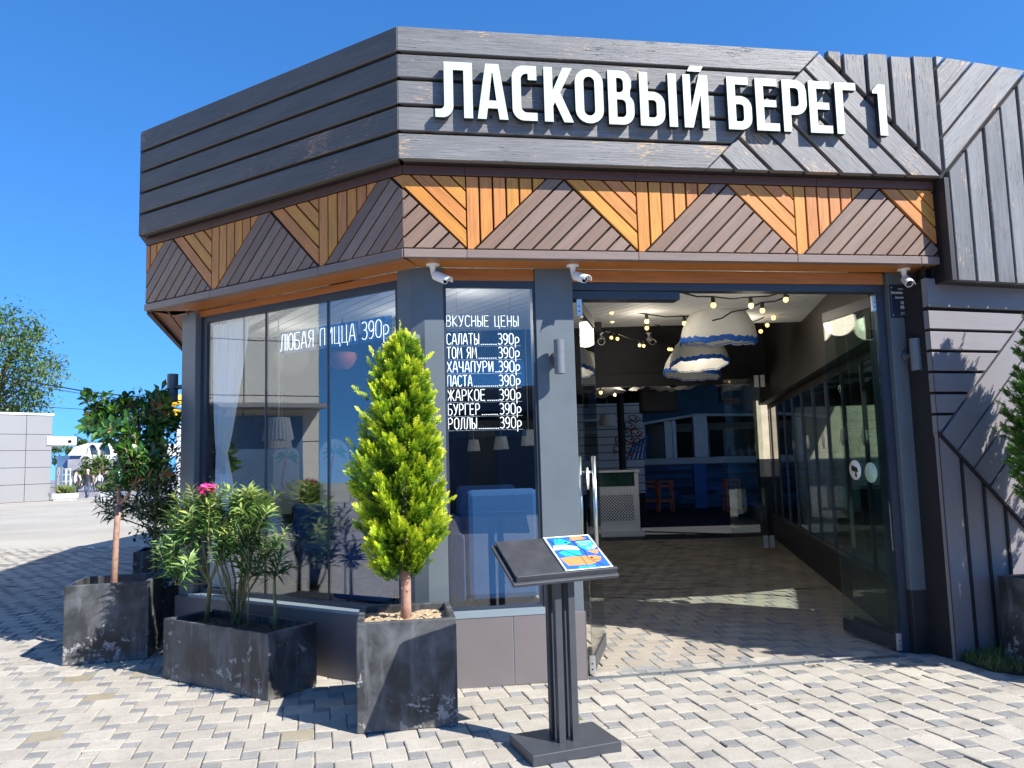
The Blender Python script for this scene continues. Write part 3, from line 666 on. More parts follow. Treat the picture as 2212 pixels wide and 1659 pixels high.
mb = MB(); e1 = (SR, zBk(SR)); mb.hexa([LWf.p(s0, zBk(s0) - .018, .002), LWf.p(SR, zBk(SR) - .018, .002), LWf.p(SR, zBk(SR) - .018, .024), LWf.p(s0, zBk(s0) - .018, .024)], [LWf.p(s0, zBk(s0) + .012, .002), LWf.p(SR, zBk(SR) + .012, .002), LWf.p(SR, zBk(SR) + .012, .024), LWf.p(s0, zBk(s0) + .012, .024)])
mb.build('cover_strip', M['blackm'], bld, 'thin black sloping strip on the planked wall')
for k in range(1, 7):
    sv = s0 + .205 * k
    if zBk(sv) > .15: mb = MB(); mb.slab(LWf, sv - .011, sv + .011, .005, zBk(sv) - .02, .002, .014); mb.build('cover_strip', M['blackm'], bld)
mb = MB(); mb.slab(LWf, s0 + .01, SR - .05, .0, ZW + .05, -.3, -.03, 0); mb.build('wall', M['gapdark'], bld)
mb = MB()
pa, pb = LWf.p(s0 - .002, 0, .012), WA.p(4.114, 0, -.05)
mb.hexa([pa, pb, pb + Vector((.12, .02, 0)), pa + LWf.t * .02 - LWf.n * .03], [p + Vector((0, 0, 3.72)) for p in (pa, pb, pb + Vector((.12, .02, 0)), pa + LWf.t * .02 - LWf.n * .03)])
mb.build('wall', M['jamb'], bld, 'black-brown return wall beside the right pillar')
mb = MB(); mb.slab(WA, 4.115, 5.0, 2.6, 3.9, -.5, -.42); mb.build('wall', M['jamb'], bld)
mb = MB(); mb.hexa([HG.p(.0, ZW + .002, -.03), HG.p(1.65, ZW + .002, -.03), HG.p(1.65, ZW + .002, -.2), HG.p(.0, ZW + .002, -.2)], [HG.p(.0, ZW + .012, -.03), HG.p(1.65, ZW + .012, -.03), HG.p(1.65, ZW + .012, -.2), HG.p(.0, ZW + .012, -.2)])
mb.slab(HG, -.0, .045, ZW, 3.73, -.2, -.002)
mb.build('soffit', M['jamb'], bld, 'black underside of the hanging boards')
# -- hall shell: walls, ceilings, beam
mb = MB()
mb.box((4.5, 27, 0), 20, .2, 4.5); mb.box((13.9, 21.1, 0), .2, 12, 4.5)
mb.hexa([Vector((-5.25, 14.5, 0)), Vector((-5.6, 27, 0)), Vector((-5.4, 27, 0)), Vector((-5.05, 14.5, 0))], [Vector((-5.25, 14.5, 4.5)), Vector((-5.6, 27, 4.5)), Vector((-5.4, 27, 4.5)), Vector((-5.05, 14.5, 4.5))])
wl = WL.p(2.6, 0, -.1)
mb.hexa([wl, Vector((-5.05, 14.5, 0)), Vector((-4.9, 14.5, 0)), wl + Vector((.15, 0, 0))], [p + Vector((0, 0, 3.06)) for p in (wl, Vector((-5.05, 14.5, 0)), Vector((-4.9, 14.5, 0)), wl + Vector((.15, 0, 0)))])
mb.build('wall', M['darkwall'], bld, 'dark inner walls of the hall')
mb = MB(); ZC = 3.26
CE = [WL.p(2.62, ZC, -.05), WL.p(.0, ZC, -.05), WA.p(0, ZC, -.05), WA.p(4.1, ZC, -.05), Vector((4.1, 9.7, ZC)), Vector((-4.2, 9.7, ZC))]
dirv = Vector((.58, -.815, 0)); nv = Vector((.815, .58, 0)); cxy = [(p.dot(dirv), p.dot(nv)) for p in CE]
class CeilF:
    def p(s, u, v, d=0): q = dirv * u + nv * v; return Vector((q.x, q.y, ZC - d))
planks(mb, CeilF(), cxy, 0, .135, .012, 0, .02, 0, 0, .003)
mb.build('ceiling', M['ceiling'], bld)
mb = MB(); mb.poly([p + Vector((0, 0, .03)) for p in CE]); mb.build('ceiling_backing', M['gapdark'], bld)
mb = MB(); mb.box((0, 13.7, 2.9), 9.9, .25, 1.7); mb.box((0, 13.5, 2.84), 9.9, .12, .2)
mb.build('beam', M['darkwall'], bld)
mb = MB()                                                  # ceiling of the back hall
mb.poly([(-4.2, 9.72, 4.5), (4.5, 9.72, 4.5), (5.5, 15.1, 4.5), (14, 15.1, 4.5), (14, 27, 4.5), (-5.3, 27, 4.5), (-5.0, 14.5, 4.5)]); mb.build('ceiling', M['darkbrown'], bld, 'dark ceiling of the back hall')
# -- glazed partition on the right of the entrance
pA, pB = Vector((3.33, 6.65, 0)), Vector((5.05, 15.0, 0)); PF = Fr(pA, math.degrees(math.atan2(pB.y - pA.y, pB.x - pA.x))); PL = (pB - pA).length
mb = MB(); mb.slab(PF, -.1, PL, 0, .45, -.12, .0); mb.build('partition_base', M['black'], bld, None, .004)
mb = MB(); mb.slab(PF, -.3, PL, 2.55, 4.55, -.25, .02); mb.slab(PF, -.3, PL, 2.47, 2.55, -.09, -.02); mb.build('partition_header', M['darkbrown'], bld)
mb = MB()
for k in range(10): mb.slab(PF, k * .92, k * .92 + .035, .45, 2.5, -.08, -.04)
fr_ = mb.build('partition_window', M['graphite'], bld)
mb = MB(); mb.slab(PF, 0, PL, .45, 2.48, -.065, -.057); mb.build('pane', M['glassD'], fr_)
for k, (u, z) in enumerate(((1.0, 1.75), (2.0, 1.76), (3.1, 1.74), (4.3, 1.75), (5.6, 1.72))):
    h = MB(); n_ = PF.n if PF.n.x < 0 else -PF.n
    h.lathe(PF.p(u, z, -.061) + n_ * .008, [(0, 0), (.1, 0), (.1, .0015), (0, .0015)], 24, 0, n_); h.build('sticker', M['white'], fr_)
# right-hand inner door leaves at the far end of the passage
pf = Vector((4.25, 13.2, 0))
mb = MB(); ff = Fr(pf, 168); mb.slab(ff, 0, .6, .05, 2.9, -.006, .006); fo_ = mb.build('pane', M['glassD'], fr_)
for z in (.03, 2.75):
    for q in (0, .1): h = MB(); h.slab(ff, -.09 + q, -.02 + q, z, z + .2, -.03, .03); h.build('hinge', M['alu'], fr_)
# ================================================================== SHOP SIGN
def arc(cx, cy, rx, ry, a0, a1, n=8): return [(cx + rx * cos(rad(a0 + (a1 - a0) * k / n)), cy + ry * sin(rad(a0 + (a1 - a0) * k / n))) for k in range(n + 1)]
def shape_mesh(name, loops, fr, u0, z0, d0, depth, mats, parent, place=None):
    cu = bpy.data.curves.new(name, 'CURVE'); cu.dimensions = '2D'; cu.fill_mode = 'BOTH'; cu.extrude = depth / 2; cu.bevel_depth = 0
    for lp in loops:
        sp = cu.splines.new('POLY'); sp.points.add(len(lp) - 1); sp.use_cyclic_u = True
        for k, p in enumerate(lp): sp.points[k].co = (p[0], p[1], 0, 1)
    return curve_to(name, cu, fr, u0, z0, d0, depth, mats, parent)
def curve_to(name, cu, fr, u0, z0, d0, depth, mats, parent, place=None):
    tmp = bpy.data.objects.new('tmp', cu); COL.objects.link(tmp); dg = bpy.context.evaluated_depsgraph_get(); dg.update()
    me = bpy.data.meshes.new_from_object(tmp.evaluated_get(dg)); bpy.data.objects.remove(tmp)
    mats = mats if isinstance(mats, (list, tuple)) else [mats]; me.materials.clear()
    for m in mats: me.materials.append(m)
    for p in me.polygons: p.material_index = 0 if (len(mats) == 1 or p.normal.z > .7) else 1; p.use_smooth = False
    pf = place or (lambda x, y, z: fr.p(u0 + x, z0 + y, d0 + depth / 2 + z))
    for v in me.vertices: v.co = pf(v.co.x, v.co.y, v.co.z)
    o = bpy.data.objects.new(name, me); COL.objects.link(o)
    if parent: adopt(o, parent)
    return o
def text(name, body, size, fr, u, z, d, mat, parent, align='CENTER', place=None, depth=.0012, bold=0.):
    cu = bpy.data.curves.new(name, 'FONT'); cu.body = body; cu.size = size; cu.align_x = align; cu.extrude = depth / 2; cu.resolution_u = 3; cu.offset = bold
    return curve_to(name, cu, fr, u, z, d, depth, mat, parent, place)
sign = thing('shop_sign', FA.p(2, 4.02, .05), 'large pale mint raised letters spelling the restaurant name on the dark fascia', 'sign')
H, t = .412, .064
def bowl(x0, w_, y0, y1, th=t):
    r = min(w_ * .5, (y1 - y0) / 2) * .95
    o = [(x0, y0)] + arc(x0 + w_ - r, y0 + r, r, r, -90, 0) + arc(x0 + w_ - r, y1 - r, r, r, 0, 90) + [(x0, y1)]
    q = max(r - th, .012); h = [(x0 + th, y0 + th)] + arc(x0 + w_ - th - q, y0 + th + q, q, q, -90, 0) + arc(x0 + w_ - th - q, y1 - th - q, q, q, 0, 90) + [(x0 + th, y1 - th)]
    return o, h
def glyphs():
    g = {}
    g['Л'] = [[(.064, H), (.266, H), (.266, 0), (.203, 0), (.203, H - .06), (.128, H - .06)] + arc(.05, .085, .078, .085, 0, -90)[0:] + [(0, 0), (0, .06)] + arc(.03, .095, .034, .035, -90, 0)]
    g['А'] = [[(0, 0), (.062, H), (.158, H), (.22, 0), (.157, 0), (.146, .08), (.074, .08), (.063, 0)], [(.083, .138), (.137, .138), (.113, .345), (.107, .345)]]
    g['С'] = [[(.18, 0), (.18, .06)] + [(.105, .06)] + arc(.105, .105, .041, .045, -90, -180) + arc(.105, .307, .041, .045, 180, 90) + [(.117, .352), (.117, .305), (.18, .305), (.18, H)] + arc(.085, H - .09, .085, .09, 90, 180) + arc(.085, .09, .085, .09, 180, 270)]
    g['К'] = [[(0, 0), (0, H), (.064, H), (.064, .235), (.142, H), (.211, H), (.118, .222), (.213, 0), (.143, 0), (.078, .15), (.064, .118), (.064, 0)]]
    g['О'] = [arc(.105, .1, .105, .1, 180, 360, 12) + arc(.105, H - .1, .105, .1, 0, 180, 12), arc(.105, .1, .041, .042, 180, 360, 10) + arc(.105, H - .1, .041, .042, 0, 180, 10)]
    g['В'] = [[(0, 0)] + [(.105, 0)] + arc(.105, .095, .09, .095, -90, 0) + [(.195, .15)] + arc(.135, .15, .06, .075, 0, 60, 4) + arc(.115, .305, .062, .075, -35, 0, 4) + [(.177, .32)] + arc(.095, H - .085, .082, .085, 0, 90) + [(0, H)],
              [(.064, .056), (.1, .056)] + arc(.1, .092, .033, .036, -90, 0) + [(.133, .15)] + arc(.1, .155, .033, .036, 0, 90) + [(.064, .191)],
              [(.064, .245), (.085, .245)] + arc(.085, .278, .031, .033, -90, 0) + arc(.085, .323, .031, .033, 0, 90) + [(.064, .356)]]
    b, h = bowl(0, .19, 0, .262); g['Ь'] = [[(0, 0)] + b[1:-1] + [(.064, .262), (.064, H), (0, H)], h]
    g['I'] = [[(0, 0), (t, 0), (t, H), (0, H)]]
    g['Й'] = [[(0, 0), (0, H), (.058, H), (.058, .145), (.128, H), (.195, H), (.195, 0), (.137, 0), (.137, .262), (.068, 0)], [(.038, .436), (.06, .436 + .044), (.165, .436 + .044), (.14, .436)]]
    b, h = bowl(0, .19, 0, .262); g['Б'] = [[(0, 0)] + b[1:-1] + [(.064, .262), (.064, H - .06), (.17, H - .06), (.17, H), (0, H)], h]
    g['Е'] = [[(0, 0), (.183, 0), (.183, .06), (.064, .06), (.064, .187), (.165, .187), (.165, .242), (.064, .242), (.064, H - .06), (.176, H - .06), (.176, H), (0, H)]]
    b, h = bowl(0, .197, .135, H); g['Р'] = [[(0, 0), (.064, 0), (.064, .135)] + b[1:-1] + [(0, H)], h]
    g['Г'] = [[(0, 0), (t, 0), (t, H - .06), (.175, H - .06), (.175, H), (0, H)]]
    g['1'] = [[(.045, 0), (.11, 0), (.11, H), (.05, H), (0, H - .052), (0, H - .075), (.045, H - .075)]]
    return g
GL = glyphs()
for ch, u in (('Л', .259), ('А', .558), ('С', .81), ('К', 1.043), ('О', 1.273), ('В', 1.52), ('Ь', 1.760), ('I', 1.981), ('Й', 2.097), ('Б', 2.443), ('Е', 2.669), ('Р', 2.886), ('Е', 3.103), ('Г', 3.322), ('1', 3.636)):
    lps = GL[ch]
    if ch == 'Ь':                       # Ы is one letter made of a bowl and a stem
        lps = lps + [[(p[0] + .221, p[1]) for p in GL['I'][0]]]
    if ch == 'I': continue
    shape_mesh('letter', lps, FA, u, 4.018, .022, .045, [M['letter'], M['letterside']], sign)
for u in [.35, .66, .9, 1.15, 1.38, 1.62, 1.85, 2.2, 2.55, 2.76, 2.98, 3.2, 3.36, 3.7]:
    for z in (4.06, 4.38): mb = MB(); mb.slab(FA, u - .008, u + .008, z - .008, z + .008, -.002, .0225); mb.build('mount', M['letterside'], sign)

# ================================================================== PLAQUE, LAMPS, CAMERAS
pq = thing('hours_plaque', WA.p(3.98, 2.82), 'small dark plaque with the opening hours screwed to the right pillar', 'plaque')
mb = MB(); mb.slab(WA, 3.85, 4.108, 2.682, 2.957, .001, .007); mb.build('plate', plain('dark_navy_acrylic', (.022, .03, .05), .18, .08, 4, 0), pq, None, .001)
mb = MB()
for a, b, c, d_ in ((3.862, 4.096, 2.944, 2.946), (3.862, 4.096, 2.693, 2.695), (3.862, 3.864, 2.695, 2.944), (4.094, 4.096, 2.695, 2.944)): mb.slab(WA, a, b, c, d_, .0075, .0085)
for u in (3.872, 4.086):
    for z in (2.704, 2.935): mb.lathe(WA.p(u, z, .0075), [(0, 0), (.006, 0), (.006, .003), (0, .004)], 10, 0, WA.n)
mb.build('border', M['steel'], pq)
for body, s_, z, b_ in (('РЕСТОРАН', .017, 2.915, 0), ('Ласковый берег 1', .0275, 2.882, .0004), ('РЕЖИМ РАБОТЫ', .0195, 2.842, .0003), ('10:00', .036, 2.795, .0005), ('05:00', .036, 2.757, .0005), ('ИНН 0000000000', .010, 2.722, 0), ('ОГРН 000000000000', .010, 2.707, 0)):
    text('lettering', body, s_, WA, 3.979, z, .0075, M['white'], pq, bold=b_)
def wall_lamp(fr, u, z0, z1, off, rr, label, plate=True, ax=None):
    c = fr.p(u, 0, off); t_ = thing('wall_lamp', fr.p(u, z0, off), label, 'wall lamp', 'cylinder wall lamps on the pillars')
    mb = MB(); zc = (z0 + z1) / 2
    mb.lathe(c, [(rr - .006, z0 + .012), (rr - .006, z0), (rr, z0), (rr, zc - .03), (rr - .0012, zc - .029), (rr, zc - .028), (rr, zc + .03), (rr - .0012, zc + .031), (rr, zc + .032), (rr, z1), (rr - .006, z1), (rr - .006, z1 - .012)], 40, sm=False)
    mb.build('lamp_body', M['lamp'], t_)
    for z in (z0 + .012, z1 - .012):
        g = MB(); g.lathe(c + Vector((0, 0, z)), [(0, 0), (rr - .006, 0)], 20); g.build('lens', M['camwhite'], t_)
    mb = MB(); n_ = fr.n if off > 0 else -fr.n
    b = fr.p(u, zc, 0); L = abs(off)
    mb.lathe(b, [(0, .001), (.052, .001), (.052, .018), (.034, .024), (.022, .03), (.02, L - rr + .01)], 20, 0, n_); mb.build('bracket', M['graphite'], t_); return t_
LD = .105
def lamp_at(fr, xl, xr, yt, yb, off, label):
    u0, zt = fr.at(xl, yt, off); u1, zb = fr.at(xr, yb, off); return wall_lamp(fr, (u0 + u1) / 2, zb, zt, off, abs(u1 - u0) / 2 * .985, label)
fx = lambda ox, oy, s, x, y: ((ox + x * s) * .576042, (oy + y * s) * .576042)
a = fx(1900, 980, .3014, 583, 977); b = fx(1900, 980, .3014, 728, 1398)
lamp_at(WA, a[0], b[0], a[1], b[1], LD, 'cylinder lamp on the pillar between price list and entrance')
a = fx(3100, 1000, .3014, 1032, 895); b = fx(3100, 1000, .3014, 1182, 1290)
lamp_at(WA, a[0], b[0], a[1], b[1], LD, 'cylinder lamp below the opening hours plaque')
# lamp behind the golden cypress sits on the chamfer of the corner pillar
CHm = Fr((WL.p(.073, 0)[0], WL.p(.073, 0)[1]), math.degrees(math.atan2(*(reversed((WA.p(.043, 0) - WL.p(.073, 0))[:2])))))
wall_lamp(CHm, .06, 2.22, 2.535, LD, .052, 'cylinder lamp half hidden behind the golden cypress')
# lamp on the far left column sticks out sideways
a = fx(560, 1150, .2412, 252, 1052); b = fx(560, 1150, .2412, 413, 1478)
SD = Fr(tuple(WL.p(UCL, 0, -.06)[:2]), 148.3 - 90, -1)   # side face of the column
off_ = .05
while off_ < .4 and PW / 2 + FPX * (SD.o + SD.n * off_).x / (SD.o + SD.n * off_).y > 369: off_ += .005
pc = SD.o + SD.n * off_
q0 = EYE + ray(a[0], a[1]) * (pc.y / ray(a[0], a[1]).y); q1 = EYE + ray(b[0], b[1]) * (pc.y / ray(b[0], b[1]).y)
wall_lamp(SD, 0, q1.z, q0.z, off_, (q1.x - q0.x) / 2 * .97, 'cylinder lamp on the slim grey column seen against the sky')
def camera_(base, target, label, arm=.07, R_=.031, L=.128):
    base = Vector(base); t_ = thing('security_camera', base, label, 'security camera', 'white bullet cameras under the soffit')
    mb = MB(); mb.lathe(base, [(0, 0), (.05, 0), (.05, -.012), (.03, -.016), (0, -.016)], 24)
    j = base + Vector((0, 0, -arm)); mb.lathe(base, [(.024, -.014), (.02, -arm * .6), (.014, -arm)], 14); mb.sphere(j, .017); mb.build('bracket', M['camwhite'], t_)
    dv_ = Vector(target).normalized(); c = j + dv_ * .012 + Vector((0, 0, -.012))
    mb = MB(); mb.lathe(c, [(0, 0), (R_ * .8, .0), (R_, .012), (R_, L - .01), (R_ * .93, L - .008), (R_ * .9, L - .014), (R_ * .86, L - .014)], 24, 0, dv_)
    # rain hood
    up = (Vector((0, 0, 1)) - dv_ * dv_.z).normalized(); s_ = dv_.cross(up); pr = []
    for k in range(13):
        an = pi * k / 12; pr.append((cos(an), sin(an)))
    for k in range(12):
        A = [c + dv_ * h + (s_ * q[0] + up * q[1]) * (R_ + .004) for h in (.02, L + .025) for q in (pr[k], pr[k + 1])]
        B = [c + dv_ * h + (s_ * q[0] + up * q[1]) * (R_ + .007) for h in (.02, L + .025) for q in (pr[k], pr[k + 1])]
        mb.hexa([A[0], A[1], A[3], A[2]], [B[0], B[1], B[3], B[2]])
    mb.build('camera_body', M['camwhite'], t_)
    mb = MB(); mb.lathe(c, [(0, L - .0145), (R_ * .86, L - .0145)], 20, 0, dv_); mb.lathe(c, [(R_ * .4, L - .013), (R_ * .4, L - .008), (0, L - .006)], 16, 0, dv_); mb.build('lens', M['lens'], t_)
    return t_
def soff(fr, x, y, z=3.062): p = G(x, y, z); return p
a = fx(1400, 900, .3014, 738, 300); camera_(soff(WA, *a), (.75, -.45, -.42), 'white bullet camera at the building corner, aimed right')
a = fx(1900, 980, .3014, 820, 45); camera_(soff(WA, *a), (.62, -.70, -.40), 'white bullet camera over the left edge of the entrance')
a = fx(3100, 1000, .3014, 958, 28); camera_(soff(WA, *a), (-.18, -.86, -.5), 'white bullet camera just above the opening hours plaque')

# ================================================================== NEON LETTERING (single stroke tubes)
def el(cx, cy, rx, ry, a0, a1, n=8): return arc(cx, cy, rx, ry, a0, a1, n)
def neon_glyphs():
    n = {}; w_ = .5
    n['А'] = [[(0, 0), (.2, .97), (.26, 1), (.32, .97), (.5, 0)], [(.09, .32), (.42, .32)]]
    n['Б'] = [[(.45, 1), (.04, 1), (.04, 0), (.28, 0)] + el(.28, .27, .2, .27, -90, 90) + [(.04, .54)]]
    n['В'] = [[(.04, .52), (.26, .54)] + el(.24, .77, .18, .23, -80, 90, 8) + [(.04, 1), (.04, 0), (.26, 0)] + el(.26, .26, .21, .26, -90, 90) + [(.04, .52)]]
    n['Г'] = [[(.45, 1), (.04, 1), (.04, 0)]]
    n['Е'] = [[(.46, 1), (.04, 1), (.04, 0), (.46, 0)], [(.04, .52), (.4, .52)]]
    n['Ж'] = [[(.34, 1), (.34, 0)], [(0, 1), (.3, .5), (0, 0)], [(.68, 1), (.38, .5), (.68, 0)]]
    n['И'] = [[(.04, 1), (.04, .03), (.1, .03), (.42, .97), (.46, .97), (.46, 0)]]
    n['К'] = [[(.04, 1), (.04, 0)], [(.46, 1), (.06, .5), (.48, 0)]]
    n['Л'] = [[(-.03, 0), (.06, .02), (.12, .12), (.16, .9), (.2, 1), (.44, 1), (.44, 0)]]
    n['М'] = [[(.02, 0), (.1, 1), (.3, .35), (.5, 1), (.58, 0)]]
    n['Н'] = [[(.04, 1), (.04, 0)], [(.46, 1), (.46, 0)], [(.04, .5), (.46, .5)]]
    n['О'] = [el(.26, .28, .22, .28, 180, 360, 10) + el(.26, .72, .22, .28, 0, 180, 10) + [(.04, .28)]]
    n['П'] = [[(.04, 0), (.04, .85)] + el(.16, .85, .12, .15, 180, 90, 4) + [(.44, 1), (.44, 0)]]
    n['Р'] = [[(.04, 0), (.04, 1), (.24, 1)] + el(.24, .73, .22, .27, 90, -90) + [(.04, .46)]]
    n['С'] = [el(.28, .72, .24, .28, 25, 180, 8) + el(.28, .28, .24, .28, 180, 335, 8)]
    n['Т'] = [[(0, 1), (.5, 1)], [(.25, 1), (.25, 0)]]
    n['У'] = [[(.02, 1), (.26, .4)], [(.48, 1), (.24, .15), (.14, 0), (.04, .02)]]
    n['Х'] = [[(0, 1), (.48, 0)], [(.48, 1), (0, 0)]]
    n['Ц'] = [[(.04, 1), (.04, 0), (.5, 0), (.5, -.2)], [(.42, 1), (.42, 0)]]
    n['Ч'] = [[(.04, 1), (.04, .6)] + el(.2, .6, .16, .16, 180, 270, 4) + [(.44, .44)], [(.44, 1), (.44, 0)]]
    n['Ы'] = [[(.04, 1), (.04, 0), (.2, 0)] + el(.2, .25, .16, .25, -90, 90) + [(.04, .5)], [(.52, 1), (.52, 0)]]
    n['Ь'] = [[(.04, 1), (.04, 0), (.24, 0)] + el(.24, .25, .2, .25, -90, 90) + [(.04, .5)]]
    n['Ю'] = [[(.04, 1), (.04, 0)], [(.04, .5), (.2, .5)], el(.4, .28, .2, .28, 180, 360, 8) + el(.4, .72, .2, .28, 0, 180, 8) + [(.2, .28)]]
    n['Я'] = [[(.46, 0), (.46, 1), (.26, 1)] + el(.26, .75, .2, .25, 90, 270) + [(.46, .5)], [(.26, .5), (.04, 0)]]
    n['3'] = [[(.02, .92)] + el(.2, .76, .2, .24, 120, -80, 8) + [(.14, .52)] + el(.2, .27, .23, .27, 80, -140, 10)]
    n['9'] = [el(.22, .70, .2, .3, 0, 360, 14) + [(.42, .5), (.36, .15), (.2, 0), (.08, .03)]]
    n['0'] = n['О']; n['р'] = [[(.04, -.32), (.04, .62), (.2, .66)] + el(.2, .4, .22, .26, 85, -90, 8) + [(.06, .14)]]
    n['.'] = [[(0, 0), (.09, 0)]]
    return n
NG = neon_glyphs()
NW = {'М': .6, 'Ж': .68, 'Ы': .54, 'Ю': .6, 'Ц': .52, 'Х': .48, '3': .42, '9': .42, '.': .12, 'р': .42, 'Г': .42, ' ': .3, 'Л': .46}
def neon_text(mb, s, fr, u, z, d, h, sx=1., gap=.14, sgn=1, r=.0029):
    x = 0
    for ch in s:
        if ch != ' ':
            for st in NG[ch]: mb.tube([fr.p(u + sgn * (x + p[0]) * h * sx, z + p[1] * h, d) for p in st], r, 6)
        x += NW.get(ch, .5) + gap
    return x * h * sx
def neon_w(s, h, sx, gap=.14): return sum(NW.get(c, .5) + gap for c in s) * h * sx
ns = thing('neon_price_list', WA.p(.48, 2.3, -.07), 'white neon price list on a blue plate inside the narrow front window', 'neon sign')
mb = MB(); mb.slab(WA, .185, .80, 1.785, 2.36, -.085, -.081); mb.build('backing_plate', M['acrylic'], ns)
mb = MB()
for z in (2.34, 2.8): pass
mb.tube([WA.p(.29, 2.36, -.083), WA.p(.29, 2.9, -.083)], .0012, 5); mb.build('hanging_wire', M['steel'], ns)
mb = MB(); mb.tube([WA.p(.70, 2.36, -.083), WA.p(.70, 2.9, -.083)], .0012, 5); mb.build('hanging_wire', M['steel'], ns)
uL, uR = .208, .772
title = 'ВКУСНЫЕ ЦЕНЫ'; h = .083
mb = MB(); sx = (uR - uL) / neon_w(title, h, 1); neon_text(mb, title, WA, uL, 2.625, -.072, h, sx); mb.build('neon_tube', M['neon'], ns)
rows = [('САЛАТЫ', .255), ('ТОМ ЯМ', .235), ('ХАЧАПУРИ', .36), ('ПАСТА', .195), ('ЖАРКОЕ', .295), ('БУРГЕР', .25), ('РОЛЛЫ', .225)]
zr = [2.487, 2.381, 2.275, 2.168, 2.06, 1.953, 1.848]
for (s_, wd), z in zip(rows, zr):
    mb = MB(); h = .083; sx = wd / neon_w(s_, h, 1); neon_text(mb, s_, WA, uL, z, -.072, h, sx)
    pw = .172; x0 = uR - pw; neon_text(mb, '390р', WA, x0, z, -.072, h, pw / neon_w('390р', h, 1))
    x = uL + wd + .004
    while x < x0 - .012: mb.tube([WA.p(x, z, -.072), WA.p(x + .010, z, -.072)], .0024, 5); x += .016
    mb.build('neon_tube', M['neon'], ns)
mb = MB()
for z in zr + [2.625]: mb.slab(WA, uL - .004, uR + .004, z - .012, z - .010, -.0805, -.079)
mb.build('seam', M['white'], ns)
np_ = thing('neon_pizza_sign', WL.p(1., 2.66, -.12), 'white neon pizza offer with blue glow plates inside the wide side window', 'neon sign')
mb = MB(); s_ = 'ЛЮБАЯ ПИЦЦА 390р'; h = .142; tot = 1.24; sx = tot / neon_w(s_, h, 1, .13)
neon_text(mb, s_, WL, 1.625, 2.60, -.125, h, sx, .13, -1, .0032); mb.build('neon_tube', M['neon'], np_)
mb = MB(); x = 0
for ch in s_:
    w_ = (NW.get(ch, .5) + .13) * h * sx
    if ch != ' ': q = 1.625 - x; mb.slab(WL, q - w_ - .006, q + .024, 2.575, 2.765, -.1385, -.1355)
    x += w_
mb.build('backing_plate', M['acrylic'], np_)
mb = MB(); mb.lathe(WL.p(.33, 2.665, -.14), [(0, 0), (.085, 0), (.085, .004), (0, .004)], 32, 0, WL.n); dk = mb.build('price_disc', M['yellowdisc'], np_)
text('lettering', '22 см', .06, WL, 0, 0, 0, M['ink'], np_, place=lambda x, y, z: WL.p(.325 - x, 2.645 + y, -.1345 + z))

# ================================================================== PLANTERS AND PLANTS
def planter(c4, h, name, label, soil, th=.035, soilm='soil', group='worn black concrete planters'):
    c4 = [Vector((*p[:2], 0)) for p in c4]; ctr = sum(c4, Vector()) / 4
    t_ = thing(name, ctr, label, 'planter', group); mb = MB()
    inn = [p + (ctr - p).normalized() * th * 1.6 for p in c4]
    o0 = [mb.vert(p) for p in c4]; o1 = [mb.vert(p + Vector((0, 0, h))) for p in c4]; i1 = [mb.vert(p + Vector((0, 0, h))) for p in inn]; i0 = [mb.vert(p + Vector((0, 0, soil - .1))) for p in inn]
    mb.face(o0[::-1])
    for k in range(4):
        l = (k + 1) % 4; mb.face([o0[k], o0[l], o1[l], o1[k]]); mb.face([o1[k], o1[l], i1[l], i1[k]]); mb.face([i1[k], i1[l], i0[l], i0[k]])
    mb.face(i0); o = mb.build('planter_box', M['planter'], t_, None, .007)
    mb = MB(); n = 14; g = [[mb.vert(inn[0].lerp(inn[1], x / n).lerp(inn[3].lerp(inn[2], x / n), y / n) * 1. + Vector((0, 0, soil + U(-.012, .012)))) for x in range(n + 1)] for y in range(n + 1)]
    for y in range(n):
        for x in range(n): mb.face([g[y][x], g[y][x + 1], g[y + 1][x + 1], g[y + 1][x]], 0, None, True)
    for k in range(160):        # bark chips and clods
        p = inn[0].lerp(inn[1], U(.04, .96)).lerp(inn[3].lerp(inn[2], U(.04, .96)), R()); q = U(.006, .02)
        c = Vector((p.x, p.y, soil + U(-.004, .01))); r_ = U(0, pi); e = Vector((cos(r_), sin(r_), U(-.3, .3))) * q; f_ = Vector((-sin(r_), cos(r_), U(-.3, .3))) * q * .6
        mb.face([mb.vert(c - e - f_, R()), mb.vert(c + e - f_, R()), mb.vert(c + e + f_ + Vector((0, 0, .006)), R()), mb.vert(c - e + f_, R())])
    mb.build('soil', M[soilm], t_); return t_
M['mulch'] = plain('dry_bark_mulch', (.40, .30, .19), .95, .4, 40, 1., 90)
def quad4(a, b, back):
    a, b = Vector((*a, 0)), Vector((*b, 0)); e = (b - a).normalized(); n_ = Vector((-e.y, e.x, 0)); return [a, b, b + n_ * back, a + n_ * back]
P4c = quad4((-.985, 4.789), (-.385, 4.884), .6)
planter(P4c, .645, 'planter', 'square black planter with peeling paint holding the golden cypress', .595, .035, 'mulch')
P3c = quad4((-2.778, 6.175), (-1.736, 5.484), .44)
planter(P3c, .452, 'planter', 'long low black planter holding the pink-flowered oleanders', .395)
P1c = quad4((-3.824, 6.628), (-3.18, 6.788), .59)
planter(P1c, .655, 'planter', 'tall square black planter holding the slim red-tipped tree', .54, .035, 'mulch')
P5c = quad4((-3.95, 7.38), (-3.33, 7.56), .6)
planter(P5c, .5, 'planter', 'black planter in shade between the slim tree and the grey column', .44)
P6c = quad4((-4.77, 9.73), (-4.05, 9.95), .65)
planter(P6c, .6, 'planter', 'black planter in shade farthest behind, with drooping oleander', .54)
